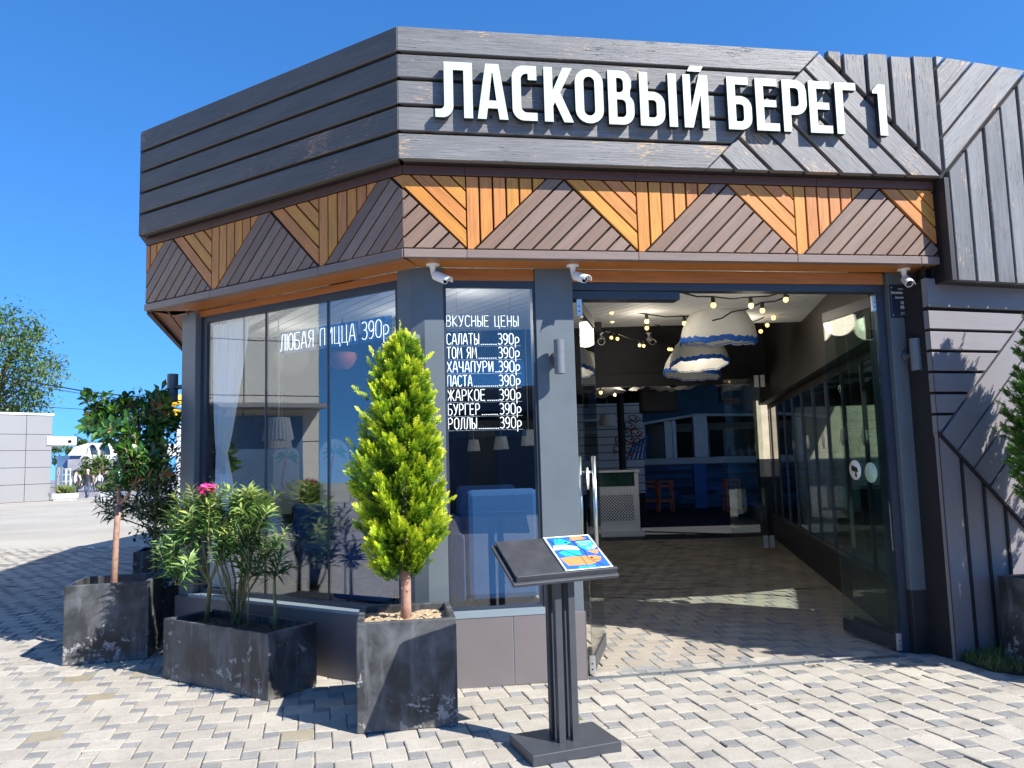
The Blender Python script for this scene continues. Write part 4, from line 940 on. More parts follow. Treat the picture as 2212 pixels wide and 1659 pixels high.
a = G(2170, 1427); e7 = Vector((.97, .24, 0)); f7 = Vector((.24, -.97, 0)); P7c = [tuple((a + f7 * .9)[:2]), tuple((a + f7 * .9 + e7 * .7)[:2]), tuple((a + e7 * .7)[:2]), tuple(a[:2])]
planter(P7c, (EYE + ray(2163, 1243) * (a.y / ray(2163, 1243).y)).z, 'planter', 'black planter on the grass strip at the right edge', .5, .035)

def spray(mb, p, d, nrm, L, t0, a, wd=.011):
    """a flat feathery frond of scale leaves: yellow only at the young end"""
    sd_ = d.cross(nrm).normalized(); n = 4
    for k in range(n):
        f = k / (n - 1); q = p + d * L * f * .75
        for s_ in (-1, 1):
            dd = (d * .8 + sd_ * s_ * (.85 - .35 * f) + nrm * U(-.25, .25)).normalized(); l = L * (.52 - .26 * f) * U(.8, 1.2)
            e = dd.cross(nrm).normalized() * wd * .5; tp = t0 + .30 * f
            i = [mb.vert(q, a, tp), mb.vert(q + dd * l * .45 + e, a, tp + .08), mb.vert(q + dd * l, a, tp + .22), mb.vert(q + dd * l * .45 - e, a, tp + .08)]
            mb.face(i)
    e = sd_ * wd * .5; i = [mb.vert(p, a, t0), mb.vert(p + d * L * .5 + e, a, t0 + .2), mb.vert(p + d * L * 1.08, a, t0 + .5), mb.vert(p + d * L * .5 - e, a, t0 + .2)]; mb.face(i)
def thuja(base, ztop, prof, label, mat, trunk_r, z_first, seed, nb=250, group=None, spr=56):
    """prof: list of (height, radius left, radius right)"""
    random.seed(seed); base = Vector(base); t_ = thing('cypress_shrub', base, label, 'shrub', group)
    mb = MB(); pts = [base + Vector((U(-.008, .008), U(-.008, .008), z)) for z in [0, .1, .25, .4, .8, 1.2, (ztop - base.z) * .93]]
    mb.tube(pts, [trunk_r * q for q in (1.18, 1.0, .93, .8, .4, .2, .05)], 10)
    for k in range(14):           # flaking strips of bark
        z = U(.02, .42); an = U(0, 2 * pi); c = base + Vector((cos(an), sin(an), 0)) * trunk_r * .95 + Vector((0, 0, z)); o_ = Vector((cos(an), sin(an), -.2)) * U(.006, .016)
        mb.prism([c, c + Vector((0, 0, .03)), c + o_ + Vector((0, 0, .012))], Vector((-sin(an), cos(an), 0)) * .004)
    mb.build('trunk', M['barkred'], t_); fo = MB()
    def rad_at(z, an):
        for k in range(len(prof) - 1):
            a, b = prof[k], prof[k + 1]
            if a[0] <= z <= b[0]:
                f = (z - a[0]) / (b[0] - a[0]); rl = a[1] + (b[1] - a[1]) * f; rr = a[2] + (b[2] - a[2]) * f
                k_ = .5 + .5 * cos(an); return (rl * (1 - k_) + rr * k_)
        return .02
    for k in range(nb):
        z = base.z + z_first + (ztop - base.z - z_first) * (1 - (1 - (k + R()) / nb) ** .82) * .985; an = k * 2.39996 + U(-.4, .4)
        r0 = max(.015, rad_at(z, an)) * U(.80, 1.12); out_ = Vector((cos(an), sin(an), 0)); lift = U(.5, 1.0) if z < ztop - .25 else U(1., 2.4)
        tip = Vector((base.x, base.y, z)) + out_ * r0 + Vector((0, 0, U(-.01, .03)))
        st = Vector((base.x, base.y, max(base.z + z_first * .7, z - r0 * lift))); dv_ = tip - st; bl = dv_.length; bd = dv_.normalized() if bl > .01 else Vector((0, 0, 1))
        a = R(); ns_ = spr; side = bd.cross(Vector((0, 0, 1)))
        side = side.normalized() if side.length > .05 else Vector((1, 0, 0)); upv = side.cross(bd)
        for q in range(ns_):
            f = .30 + .74 * ((q + R()) / ns_) ** .8; lr = .078 * max(.08, 1.06 - f) ** .55; th_ = U(0, 2 * pi)
            ro_ = (side * cos(th_) + upv * sin(th_)); bowed = Vector((0, 0, .10 * bl * (f * f - f)))
            p = st + dv_ * f + bowed + ro_ * lr * U(.1, 1.)
            d = (bd * U(.5, .9) + ro_ * U(.1, .6) + Vector((0, 0, U(.1, .75))) + out_ * U(0, .3)).normalized()
            nrm = (ro_ * U(.4, 1) + Vector((U(-1, 1), U(-1, 1), U(-.2, .8))) * .6).normalized()
            if abs(d.dot(nrm)) > .9: continue
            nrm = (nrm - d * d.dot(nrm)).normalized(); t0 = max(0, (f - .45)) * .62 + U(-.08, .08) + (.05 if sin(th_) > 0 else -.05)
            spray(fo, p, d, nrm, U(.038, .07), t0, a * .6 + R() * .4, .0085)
    for k in range(34):           # stray shoots past the outline
        z = U(base.z + z_first * 1.1, ztop - .02); an = U(0, 2 * pi); rr = rad_at(z, an) * U(.9, 1.02) + .015; p = Vector((base.x + cos(an) * rr, base.y + sin(an) * rr, z)); d = Vector((cos(an) * U(.3, 1), sin(an) * U(.3, 1), U(.3, 1.1))).normalized()
        nrm = Vector((-sin(an), cos(an), U(-.5, .5))); nrm = (nrm - d * d.dot(nrm)).normalized()
        for q in range(4): spray(fo, p + d * .035 * q + Vector((U(-1, 1), U(-1, 1), U(-1, 1))) * .008, d, nrm, U(.04, .06), .12 + .11 * q, R(), .008)
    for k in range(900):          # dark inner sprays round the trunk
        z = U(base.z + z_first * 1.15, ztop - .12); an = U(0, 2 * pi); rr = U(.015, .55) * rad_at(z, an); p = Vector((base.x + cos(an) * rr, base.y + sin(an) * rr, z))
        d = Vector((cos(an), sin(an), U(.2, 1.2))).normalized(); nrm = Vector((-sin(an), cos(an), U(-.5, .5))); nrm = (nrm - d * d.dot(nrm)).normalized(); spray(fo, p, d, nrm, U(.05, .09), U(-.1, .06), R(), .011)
    fo.build('foliage', mat, t_); random.seed(11); return t_
def pxr(y): pass
tb = Vector((-.73, 5.15, .59))
prof = [(.84, .03, .02), (.90, .17, .04), (1.0, .21, .12), (1.07, .25, .21), (1.21, .32, .22), (1.36, .29, .22), (1.55, .33, .225), (1.77, .27, .21), (1.97, .21, .21), (2.13, .20, .14), (2.3, .14, .11), (2.4, .09, .07), (2.46, .03, .02)]
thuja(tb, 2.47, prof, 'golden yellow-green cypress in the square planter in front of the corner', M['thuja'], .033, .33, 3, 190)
pb_ = Vector((4.13, 5.60, .5))
prof2 = [(z, r * 1.28, r * 1.28) for z, r in ((.95, .08), (1.1, .22), (1.25, .34), (1.5, .37), (1.9, .34), (2.3, .26), (2.7, .17), (3.1, .03))]
thuja(pb_, 3.1, prof2, 'green cypress cut by the right edge of the picture', M['thuja2'], .035, .42, 5, 330, None, 72)

def whorl_stem(lv, st, p, d, L, n, ll, lw, fn, bend=.25, r0=.007, tipup=.0, drop=.22):
    """one shoot: a bent stem with whorls of three narrow leaves"""
    pts = [p]; dd = d.normalized(); side = Vector((U(-1, 1), U(-1, 1), 0)) * bend
    for k in range(6): dd = (dd + side / 6 + Vector((0, 0, tipup)) / 6).normalized(); pts.append(pts[-1] + dd * L / 6)
    st.tube(pts, [r0 * (1 - .11 * k) for k in range(7)], 6)
    a0 = U(0, 6)
    for k in range(n):
        f = .12 + .88 * k / max(1, n - 1); x = f * 6; i = min(5, int(x)); q = pts[i].lerp(pts[i + 1], x - i); ax = (pts[i + 1] - pts[i]).normalized()
        e = ax.orthogonal().normalized(); g = ax.cross(e)
        for j in range(3):
            an = a0 + k * 1.05 + j * 2.094 + U(-.3, .3); o_ = e * cos(an) + g * sin(an); op = .25 + (1 - f) * .55
            ld = (ax * U(.35, .9) + o_ * U(.7, 1.) + Vector((0, 0, -drop * (1.2 - f)))).normalized()
            l = ll * U(.7, 1.15) * (1 if f < .85 else .65); lv.leaf(q, ld, ax, l, lw * U(.8, 1.15), .12, U(.02, .22), R(), fn(f, q) + U(-.05, .05))
    return pts[-1], dd
def blossom(mb, p, d, n, r):
    for k in range(n):
        c = p + Vector((U(-1, 1), U(-1, 1), U(-.5, .6))) * r; ax = (d + Vector((U(-1, 1), U(-1, 1), U(-.2, 1))) * .8).normalized(); e = ax.orthogonal().normalized(); g = ax.cross(e); a = R()
        for j in range(5):
            an = j * 1.2566; o_ = (e * cos(an) + g * sin(an)); mb.leaf(c, (o_ + ax * .35).normalized(), ax, .03, .024, .1, .15, a, R(), 0, .6)
def shrub(name, base, label, cat, leafm, shoots, ll, lw, fn, flowers=(), drop=.22, group=None, stemm='stem'):
    """shoots: (start point, [way points...], leafy shoots at the end)"""
    t_ = thing(name, base, label, cat, group); st, lv, fl = MB(), MB(), MB()
    for sh in shoots:
        pts = [Vector(p) for p in sh['path']]; st.tube(pts, [sh['r'] * (1 - .5 * k / (len(pts) - 1)) for k in range(len(pts))], 8)
        for (d, L, n) in sh['tw']:
            k = sh.get('from', len(pts) - 1); f = U(.55, 1.); q = pts[-2].lerp(pts[-1], f)
            e, dd = whorl_stem(lv, st, q, Vector(d), L, n, ll, lw, fn, .3, .0055, .25, drop)
            if (d, L, n) == sh['tw'][0] and sh.get('fl'): blossom(fl, e + dd * .02, dd, sh['fl'][0], sh['fl'][1])
    st.build('stem', M[stemm], t_); lv.build('foliage', M[leafm], t_)
    if fl.f: fl.build('flower', M['pink'], t_)
    return t_, lv
random.seed(21)
# the long planter: three oleander plants, positions measured on the soil
def rnd_tw(n, up, sp, L0, L1, nl): return [((U(-sp, sp), U(-sp, sp) * .7, up * U(.6, 1.1)), U(L0, L1), nl) for _ in range(n)]
s1 = Vector((-2.47, 6.24, .38)); s2 = Vector((-2.2, 6.17, .38)); s3 = Vector((-1.83, 5.93, .38))
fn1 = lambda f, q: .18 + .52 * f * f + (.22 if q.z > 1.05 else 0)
sh = []
k1 = s1 + Vector((.03, 0, .32))
for d, L in (((-.16, -.05, .30), 1), ((-.26, -.1, .14), 1), ((-.05, -.08, .42), 1), ((.1, .06, .4), 1), ((-.2, .1, .45), 1), ((-.28, .02, .36), 1), ((-.22, -.14, .02), 1), ((.14, -.1, .25), 1)):
    sh.append(dict(path=[s1, k1, k1 + Vector(d) * .6, k1 + Vector(d)], r=.021 if not sh else .010, tw=rnd_tw(4, .6, .45, .18, .30, 9)))
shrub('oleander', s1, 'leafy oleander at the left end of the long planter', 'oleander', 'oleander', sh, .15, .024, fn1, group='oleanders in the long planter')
sh = []
for j, (x, y, z) in enumerate(((-.20, -.03, .86), (-.12, .05, .80), (.14, -.04, .72), (.12, .05, .82), (-.22, -.05, .70), (.18, -.02, .80), (.08, -.1, .55), (.12, -.1, .36), (-.1, -.1, .5), (.22, .0, .5), (-.3, .03, .86), (.04, .05, .88))):
    e = s2 + Vector((x, y, z)); sh.append(dict(path=[s2 + Vector((U(-.05, .05), U(-.04, .04), 0)), s2.lerp(e, .4) + Vector((U(-.03, .03), 0, .03)), s2.lerp(e, .75), e], r=.011, tw=rnd_tw(4, .6, .42, .18, .34, 10) if j else [((-.05, 0, 1), .19, 4), ((.2, 0, .8), .22, 8)], fl=(26, .055) if j == 0 else None))
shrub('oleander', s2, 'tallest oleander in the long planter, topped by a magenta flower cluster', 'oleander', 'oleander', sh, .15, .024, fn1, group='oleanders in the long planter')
k3 = s3 + Vector((0, 0, .42)); sh = [dict(path=[s3, s3 + Vector((.005, 0, .15)), s3 + Vector((-.004, 0, .3)), k3], r=.018, tw=[((U(-.8, .8), U(-.5, .5), U(.1, .7)), U(.12, .2), 5) for _ in range(7)])]
e = s3 + Vector((-.2, -.0, .62)); sh.append(dict(path=[s3 + Vector((-.2, 0, 0)), s3 + Vector((-.2, 0, .3)), e], r=.007, tw=rnd_tw(3, .8, .4, .2, .3, 7)))
shrub('oleander', s3, 'small palm-like oleander on a bare stem at the right end of the long planter', 'oleander', 'oledark', sh, .135, .020, lambda f, q: .25 + .4 * f, group='oleanders in the long planter')
mb = MB()                     # fallen pale flower tuft and buds on the left side
# shaded oleander far behind
s6 = Vector((-4.4, 10.1, .54)); sh = []
for j in range(15):
    an = U(0, 2 * pi); rr = U(.25, .95); e = s6 + Vector((cos(an) * rr * 1.25, sin(an) * rr * .7, U(.35, .95)))
    sh.append(dict(path=[s6 + Vector((U(-.1, .1), U(-.1, .1), 0)), s6.lerp(e, .45) + Vector((0, 0, .12)), s6.lerp(e, .8) + Vector((0, 0, .06)), e], r=.013, tw=rnd_tw(4, .25, .7, .28, .45, 9)))
shrub('oleander', s6, 'dark drooping oleander in shade behind the slim tree', 'oleander', 'oledark', sh, .17, .024, lambda f, q: .15 + .5 * f, drop=.5)
# dark evergreen shrub beside the grey column
s5 = Vector((-3.62, 7.85, .44)); t_ = thing('evergreen_shrub', s5, 'tall dark evergreen shrub filling the gap beside the grey column', 'shrub'); st, lv = MB(), MB()
st.tube([s5, s5 + Vector((-.02, .02, .5)), s5 + Vector((.0, .0, 1.2)), s5 + Vector((-.05, .05, 1.9))], [.024, .02, .014, .006], 8)
for j in range(95):
    z = U(.55, 1.95); an = U(0, 2 * pi); rr = U(.2, .46) * (1 if z < 1.6 else .75); a = s5 + Vector((0, 0, z - .25)); e = s5 + Vector((cos(an) * rr, sin(an) * rr, z)); st.tube([a, a.lerp(e, .6) + Vector((0, 0, .04)), e], [.006, .004, .002], 5)
    for q in range(22):
        p = a.lerp(e, U(.35, 1.05)) + Vector((U(-1, 1), U(-1, 1), U(-1, 1))) * .07; d = Vector((U(-1, 1), U(-1, 1), U(-.4, .9))); lv.leaf(p, d, Vector((0, 0, 1)), U(.05, .085), U(.024, .036), .1, .15, R(), U(.1, .55))
st.build('stem', M['stem'], t_); lv.build('foliage', M['oledark'], t_)
# slim tree in the left planter: glossy leaves, red young shoots
t1 = Vector((-3.757, 7.0, .54)); YT = 7.0
W_ = lambda x, y, dy=0: D(x, y, YT + dy)
t_ = thing('slim_tree', t1, 'slim pink-barked tree with glossy leaves and red shoot tips in the left planter', 'tree'); st, lv = MB(), MB()
tp = [D(245, 1258, YT), D(249, 1200, YT), D(252, 1140, YT), D(256, 1092, YT)]; tp[0].z = .5
st.tube(tp, [.031, .027, .025, .027], 12)
lim = [[(256, 1092), (257, 1050, .0), (262, 1010, .02), (250, 960, .05), (243, 930, .05), (225, 905, .05)], [(256, 1092), (275, 1072, -.02), (289, 1045, -.05), (300, 1020, -.06), (310, 985, -.05)],
       [(262, 1010), (285, 990, -.1), (305, 960, -.12)], [(243, 930), (262, 905, .1), (275, 885, .15)], [(250, 960), (278, 935, -.1), (298, 915, -.1)], [(243, 930), (215, 900, 0), (205, 880, 0)], [(243, 930), (225, 940, -.1), (205, 928, -.1)], [(257, 1050), (270, 1020, -.15), (280, 1010, -.2)], [(289, 1045), (320, 1030, -.05), (330, 1010, -.05)], [(298, 915), (330, 890, .05), (345, 875, .1)], [(305, 960), (335, 940, .1), (350, 925, .1)]]
tips = []
for l in lim:
    pts = [W_(q[0], q[1], q[2] if len(q) > 2 else 0) for q in l]; st.tube(pts, [.016 * (1 - .65 * k / (len(pts) - 1)) for k in range(len(pts))], 8); tips.append((pts[-2], pts[-1]))
    for k in range(1, len(pts)): tips.append((pts[k - 1], pts[k - 1].lerp(pts[k], .6)))
for (a, b) in tips:
    for j in range(4):
        d = ((b - a).normalized() * .5 + Vector((U(-1, 1), U(-1, 1), U(-.25, 1)))).normalized(); p = b + Vector((U(-.05, .05), U(-.1, .1), U(-.04, .05)))
        if p.z < 1.42: continue
        e = p + d * U(.06, .15); st.tube([p, p.lerp(e, .5) + Vector((0, 0, .01)), e], [.005, .004, .003], 5); red = R() < .09
        for q in range(9):
            f = q / 8; an = q * 2.4; ax = (e - p).normalized(); o1 = ax.orthogonal().normalized(); o2 = ax.cross(o1)
            ld = (ax * (.35 + .6 * f) + (o1 * cos(an) + o2 * sin(an))).normalized()
            lv.leaf(p.lerp(e, .2 + .8 * f), ld, ax, U(.08, .135), U(.042, .06), .12, U(.05, .2), R(), (.72 + .28 * f if red and f > .3 else U(.12, .62)), 0, .6)
st.build('trunk', M['barkred'], t_); lv.build('crown', M['photinia'], t_)
# ================================================================== MENU STAND
S0 = Vector((.237, 4.472, 0)); YW = rad(20.6)
st_ = thing('menu_stand', S0, 'dark steel menu stand with four upright bars and a sloping tray before the entrance', 'menu stand')
SF = Fr(S0[:2], 20.6); n_ = SF.n                          # n_ points towards the viewer
mb = MB(); mb.slab(SF, -.262, .262, 0.0, .058, -.178, .178); mb.build('base_plate', M['graphite'], st_, None, .004)
for (u, d) in ((SF.at(1212, 1575, .05)[0], .05), (SF.at(1241, 1572, .05)[0], .05), (SF.at(1195, 1566, -.03)[0], -.03), (SF.at(1224, 1563, -.03)[0], -.03)):
    mb = MB(); w_ = .040 if d > 0 else .036; mb.slab(SF, u - w_ / 2, u + w_ / 2, .057, 1.02 if d > 0 else 1.06, d - .02, d + .02); mb.build('post', M['graphite'], st_, None, .002)
BYW, TILT = rad(24), rad(30); bc = Vector((.215, 4.44, 1.035)); be = Vector((cos(BYW), sin(BYW), 0)); bb = Vector((-sin(BYW) * cos(TILT), cos(BYW) * cos(TILT), sin(TILT))); bn = be.cross(bb)
def bslab(mb, x0, x1, y0, y1, h0, h1, m=0):
    q = [bc + be * x + bb * y + bn * h0 for x, y in ((x0, y0), (x1, y0), (x1, y1), (x0, y1))]; mb.hexa(q, [p + bn * (h1 - h0) for p in q], m)
BW, BD = .325, .18
mb = MB(); bslab(mb, -BW, BW, -BD, BD, -.018, 0); mb.build('tray', M['graphite'], st_, None, .002)
mb = MB(); bslab(mb, -BW + .022, BW - .012, -BD + .035, BD, .012, .024); bslab(mb, -BW + .03, BW - .02, -BD + .045, BD - .01, .0, .012); mb.build('board', plain('scuffed_black_board', (.04, .042, .047), .42, .3, 9, .05), st_, None, .002)
mb = MB(); bslab(mb, -BW + .02, BW - .01, -BD + .018, -BD + .034, .0, .036); mb.build('ledge', M['graphite'], st_, None, .002)
# booklet: an abstract cover of fish in blue, turquoise, orange and white
bk = thing('menu_booklet', bc + be * .15, 'blue and orange spiral-bound menu with fish drawings lying on the stand', 'menu')
X0, X1, Y0, Y1 = -.005, BW - .028, -BD + .037, BD - .004
mb = MB(); bslab(mb, X0, X1, Y0, Y1, .0245, .031); mb.build('pages', M['white'], bk)
mp_ = lambda x, y, h=.0318: bc + be * (X0 + (X1 - X0) * x) + bb * (Y0 + (Y1 - Y0) * y) + bn * h
cov = {'blue_cover': ((.02, .12, .55), [[(.04, .03), (.97, .03), (.97, .97), (.04, .97)]], .0314),
       'turquoise_print': ((.02, .42, .72), [[(.12, .70), (.20, .92), (.32, .93), (.52, .80), (.36, .72)], [(.10, .52), (.28, .60), (.55, .56), (.55, .40), (.20, .40)], [(.58, .66), (.66, .82), (.94, .82), (.97, .66), (.90, .54), (.72, .52)], [(.30, .05), (.66, .05), (.66, .09), (.30, .09)]], .0318),
       'white_print': ((.82, .82, .80), [[(.04, .60), (.10, .74), (.34, .73), (.56, .66), (.58, .55), (.30, .60)], [(.84, .55), (.97, .60), (.97, .66), (.90, .66)]], .0319),
       'orange_print': ((.78, .25, .09), [[(.52, .84), (.53, .96), (.80, .96), (.90, .86)], [(.06, .36), (.30, .38), (.80, .36), (.92, .30), (.86, .22), (.62, .12), (.40, .12), (.12, .14)], [(.70, .50), (.86, .40), (.92, .43), (.96, .53)]], .0320)}
for nm, (c_, polys, h) in cov.items():
    mb = MB(); mt = plain('print_' + nm, c_, .3, .03, 3, 0)
    for pl_ in polys: mb.prism([mp_(x, y, h) for x, y in pl_], bn * .0003)
    mb.build(nm, mt, bk)
mb = MB()
for ln in ([(.10, .90), (.12, .72), (.28, .52), (.5, .36), (.5, .12)], [(.53, .96), (.56, .72), (.66, .52), (.62, .28), (.84, .06)], [(.82, .96), (.95, .80), (.98, .58), (.94, .42)], [(.70, .24), (.88, .24), (.92, .30)], [(.22, .80), (.24, .88), (.30, .93)], [(.04, .50), (.26, .60)], [(.52, .80), (.92, .87)]):
    mb.tube([mp_(x, y, .0323) for x, y in ln], .0022, 4)
for x, y in ((.40, .80), (.70, .30)): mb.lathe(mp_(x, y, .0322), [(0, 0), (.009, 0), (.009, .0006), (0, .0006)], 14, 0, bn)
mb.build('outline', M['ink'], bk)
for body, x, y in (('Ласковый', .77, .755), ('берег 1', .77, .68)):
    text('lettering', body, .021, None, 0, 0, 0, M['white'], bk, place=lambda px, py, pz, x=x, y=y: mp_(x, y, .0324) + be * px + bb * py + bn * pz)
mb = MB(); mb.lathe(mp_(.78, .59, .0322), [(.008, 0), (.012, 0), (.012, .0006), (.008, .0006)], 16, 0, bn); mb.build('emblem', M['white'], bk)
mb = MB()
for k in range(34): p = mp_(.0, .03 + .94 * k / 33, .026); mb.tube([p + be * .006 + bn * .006, p - be * .003 + bn * .009, p - be * .006, p + bn * -.004], .0011, 4)
mb.build('spiral_binding', M['ink'], bk)

# ================================================================== INSIDE THE HALL
def dome(c, r, label, seed, hang=None, tilt=(0, 0)):
    random.seed(seed); c = Vector(c); t_ = thing('dome_lamp', c, label, 'pendant lamp', 'white plaster dome lamps with blue rims')
    ph_ = [U(0, 6) for _ in range(6)]
    wv = lambda f: r / .44 * (.009 * sin(f * 2 * pi * 5 + ph_[0]) + .007 * sin(f * 2 * pi * 9 + ph_[1]) + .006 * sin(f * 2 * pi * 17 + ph_[2]) + .005 * sin(f * 2 * pi * 31 + ph_[3]))
    ax = Vector((tilt[0], tilt[1], 1)).normalized(); N_ = 72; th = [0, .03, .06, .25, .45, .6, .75, .88, 1.0]
    prof = [(r * cos(pi / 2 * k), r * 1.12 * sin(pi / 2 * k)) for k in th]
    wobo = lambda k, f: (wv(f) if k == 0 else wv(f) * max(0, .5 - k * .2)) + .012 * sin(f * 41 + k * 2.1) * (k > 1)
    mb = MB(); mb.lathe(c, prof[2:], N_, 0, ax, .5, True, lambda k, f: .010 * sin(f * 2 * pi * 7 + k * 2.1) + .8 * wv(f) * (k == 0)); mb.build('shell', M['domeshell'], t_)
    mb = MB(); mb.lathe(c, [(r * .945, r * .05), (r * .965, .004), (r * .985, -.004), (r * 1.0, -.0), (r * 1.004, r * .03), (r * 1.002, r * .06), (prof[2][0] + .004, prof[2][1] + .012)], N_, 0, ax, .5, True, lambda k, f: wv(f) * (1 if k < 5 else .8) + (.010 * sin(f * 2 * pi * 36 + 2 * sin(f * 50)) if k >= 5 else 0)); mb.build('blue_rim', M['domeblue'], t_)
    mb = MB(); mb.lathe(c, [(p[0] * .955, p[1] * .955 + .002) for p in prof], N_, 0, ax, .5, True, lambda k, f: wv(f) if k < 2 else 0); mb.build('inner_shell', M['white'], t_)
    zt = hang or ZC; mb = MB(); mb.tube([c + ax * r * 1.08, Vector((c.x, c.y, zt))], .006, 6); mb.build('cable', M['cable'], t_)
    mb = MB(); mb.sphere(c + ax * r * .55, .06); mb.build('bulb', emit_mat('dome_bulb_' + str(seed), (1, .9, .75), .5), t_)
    return t_
def px_dome(x0, x1, yr, Y, label, seed, hang=None, tilt=(0, 0)):
    a, b = D(x0, yr, Y), D(x1, yr, Y); c = (a + b) / 2; return dome(c, (b.x - a.x) / 2, label, seed, hang, tilt)
px_dome(1470, 1634, 742, 9.0, 'largest white plaster dome lamp with a ragged blue rim, nearest to the door', 1, ZC, (.02, -.075))
px_dome(1448, 1575, 790, 11.2, 'middle plaster dome lamp, its white inside showing below the rim', 2, 4.4, (-.02, .12))
px_dome(1433, 1555, 812, 12.4, 'plaster dome lamp mostly hidden behind the middle one', 3, 4.4, (.10, .06))
random.seed(5)
def bulbs(name, pts, label, r=.027):
    """pts: (x, y, Y, lit bulb here?)"""
    P_ = [D(x, y, Y) for x, y, Y, b in pts]; t_ = thing('string_light', P_[0], label, 'string light', 'strings of bulbs under the ceiling'); mb = MB(); path = []
    for k, p in enumerate(P_):
        path.append(p + Vector((0, 0, .085 if pts[k][3] else 0)))
        if k < len(P_) - 1: path.append(path[-1].lerp(P_[k + 1] + Vector((0, 0, .085 if pts[k + 1][3] else 0)), .5) - Vector((0, 0, .02)))
    mb.tube(path, .008, 6); mb.build('cable', M['cable'], t_)
    so_, bu = MB(), None
    for k, p in enumerate(P_):
        if not pts[k][3]: continue
        s = MB(); s.lathe(p + Vector((0, 0, .02)), [(.016, 0), (.02, .02), (.02, .055), (.012, .07)], 12); s.build('socket', M['cable'], t_)
        b = MB(); b.sphere(p, r, 0, 12, 1.1); b.build('bulb', M['bulb'] if pts[k][3] == 1 else M['white'], t_)
    return t_
z6 = lambda x, y: (1209.7 + x * .20835, 576 + y * .20835); z7 = lambda x, y: (1555.3 + x * .20835, 576 + y * .20835)
L1 = [(*z6(1245, 265), 7.3, 0), (*z6(1590, 400), 7.4, 1), (*z6(1980, 403), 7.5, 1), (*z7(682, 342), 7.7, 1)]
bulbs('string', L1, 'nearest string of bulbs, right behind the door header')
L2 = [(*z7(-80, 560), 8.2, 0), (*z7(120, 470), 8.1, 0), (*z7(440, 455), 8.0, 1), (*z7(720, 300), 7.8, 0)]
bulbs('string', L2, 'short string with one bulb just right above the largest dome')
L3 = [(*z6(250, 385), 8.6, 0), (*z6(293, 415), 8.6, 1), (*z6(535, 470), 8.7, 1), (*z6(900, 567), 8.8, 1), (*z6(1290, 587), 9.0, 1), (*z6(1640, 560), 9.6, 0), (*z7(300, 590), 9.4, 0), (*z7(555, 530), 9.2, 1), (*z7(720, 420), 9.0, 0)]
bulbs('string', L3, 'long string passing left of and behind the largest dome')
L4 = [(*z6(330, 415), 8.9, 0), (*z6(542, 562), 9.3, 1), (*z6(900, 636), 9.5, 1), (*z6(1250, 660), 9.9, 0), (*z6(1640, 690), 10.4, 0), (*z7(422, 670), 10.3, 1), (*z7(490, 606), 10.0, 1), (*z7(720, 470), 9.4, 0)]
bulbs('string', L4, 'lower of the two strings fanning out from the upper left corner of the entrance')
L5 = [(*z6(200, 600), 11.2, 0), (*z6(295, 846), 12.0, 0), (*z6(430, 640), 11.6, 0), (*z6(532, 735), 12.0, 1), (*z6(595, 747), 12.1, 1), (*z6(825, 815), 12.6, 1), (*z6(868, 821), 12.6, 1), (*z6(1130, 856), 12.9, 1), (*z6(1155, 857), 13., 1), (*z6(1500, 840), 13.2, 0)]
bulbs('string', L5[2:], 'string of paired bulbs in front of the dark wall')
L6 = [(*z6(330, 1330), 14., 0), (*z6(422, 1306), 14.5, 1), (*z6(568, 1328), 14.8, 2), (*z6(785, 1268), 15, 1), (*z6(1005, 1180), 15, 2), (*z6(1100, 1110), 15, 0)]
bulbs('string', L6, 'dim string low under the draped cloth', .033)
L7 = [(*z6(330, 1290), 16., 0), (*z6(530, 1245), 16, 2), (*z6(595, 1170), 16, 1), (*z6(640, 1130), 16, 0)]
bulbs('string', L7, 'short string rising towards the dark beam', .033)
# three fill lights added to brighten the window bays, then light of the bulbs
for k, p in enumerate((Vector((-1.2, 8.3, 2.95)), Vector((-.4, 7.4, 2.95)), Vector((-2.6, 9.0, 2.9)))):
    l = bpy.data.lights.new('bulb_and_fill_light', 'POINT'); l.energy = 4; l.color = (1, .92, .80); l.shadow_soft_size = .2; o = bpy.data.objects.new('bulb_and_fill_light', l); COL.objects.link(o); o.location = p
for k, p in enumerate((D(1620, 665, 7.5), D(1390, 690, 8.8), D(1600, 690, 9.4), D(1350, 735, 12.3), D(1330, 850, 14.6), D(1500, 740, 11.6))):
    l = bpy.data.lights.new('bulb_and_fill_light', 'POINT'); l.energy = (3, 3, 3, 7, 7, 7)[k]; l.color = (1, .88, .70); l.shadow_soft_size = .15; o = bpy.data.objects.new('bulb_and_fill_light', l); COL.objects.link(o); o.location = p - Vector((0, .05, .14))
def shade(x, y0, y1, wv, Y, label, wire_to=ZC, group='pleated lampshades inside'):
    a = D(x, y0, Y); b = D(x, y1, Y); r1 = wv / FPX * Y / 2; t_ = thing('pendant_lampshade', b, label, 'lampshade', group); mb = MB(); N_ = 48
    wob = lambda k, f: 0
    for k in range(N_):
        pass
    rings = []
    for (rr, z) in ((r1 * .72, a.z), (r1 * .86, a.z * .55 + b.z * .45), (r1, b.z)):
        rings.append([mb.vert(Vector((a.x + cos(2 * pi * q / N_) * rr * (1 + .04 * (q % 2)), Y + sin(2 * pi * q / N_) * rr * (1 + .04 * (q % 2)), z + (U(-.012, .006) if z == b.z else 0)))) for q in range(N_)])
    for k in range(2):
        for q in range(N_): mb.face([rings[k][q], rings[k][(q + 1) % N_], rings[k + 1][(q + 1) % N_], rings[k + 1][q]])
    mb.build('lamp_shade', M['shade'], t_); mb = MB(); mb.tube([Vector((a.x, Y, a.z)), Vector((a.x, Y, wire_to))], .005, 5); mb.build('cable', M['white'], t_)
shade(601, 902, 950, 64, 8.4, 'largest pleated lampshade behind the side window')
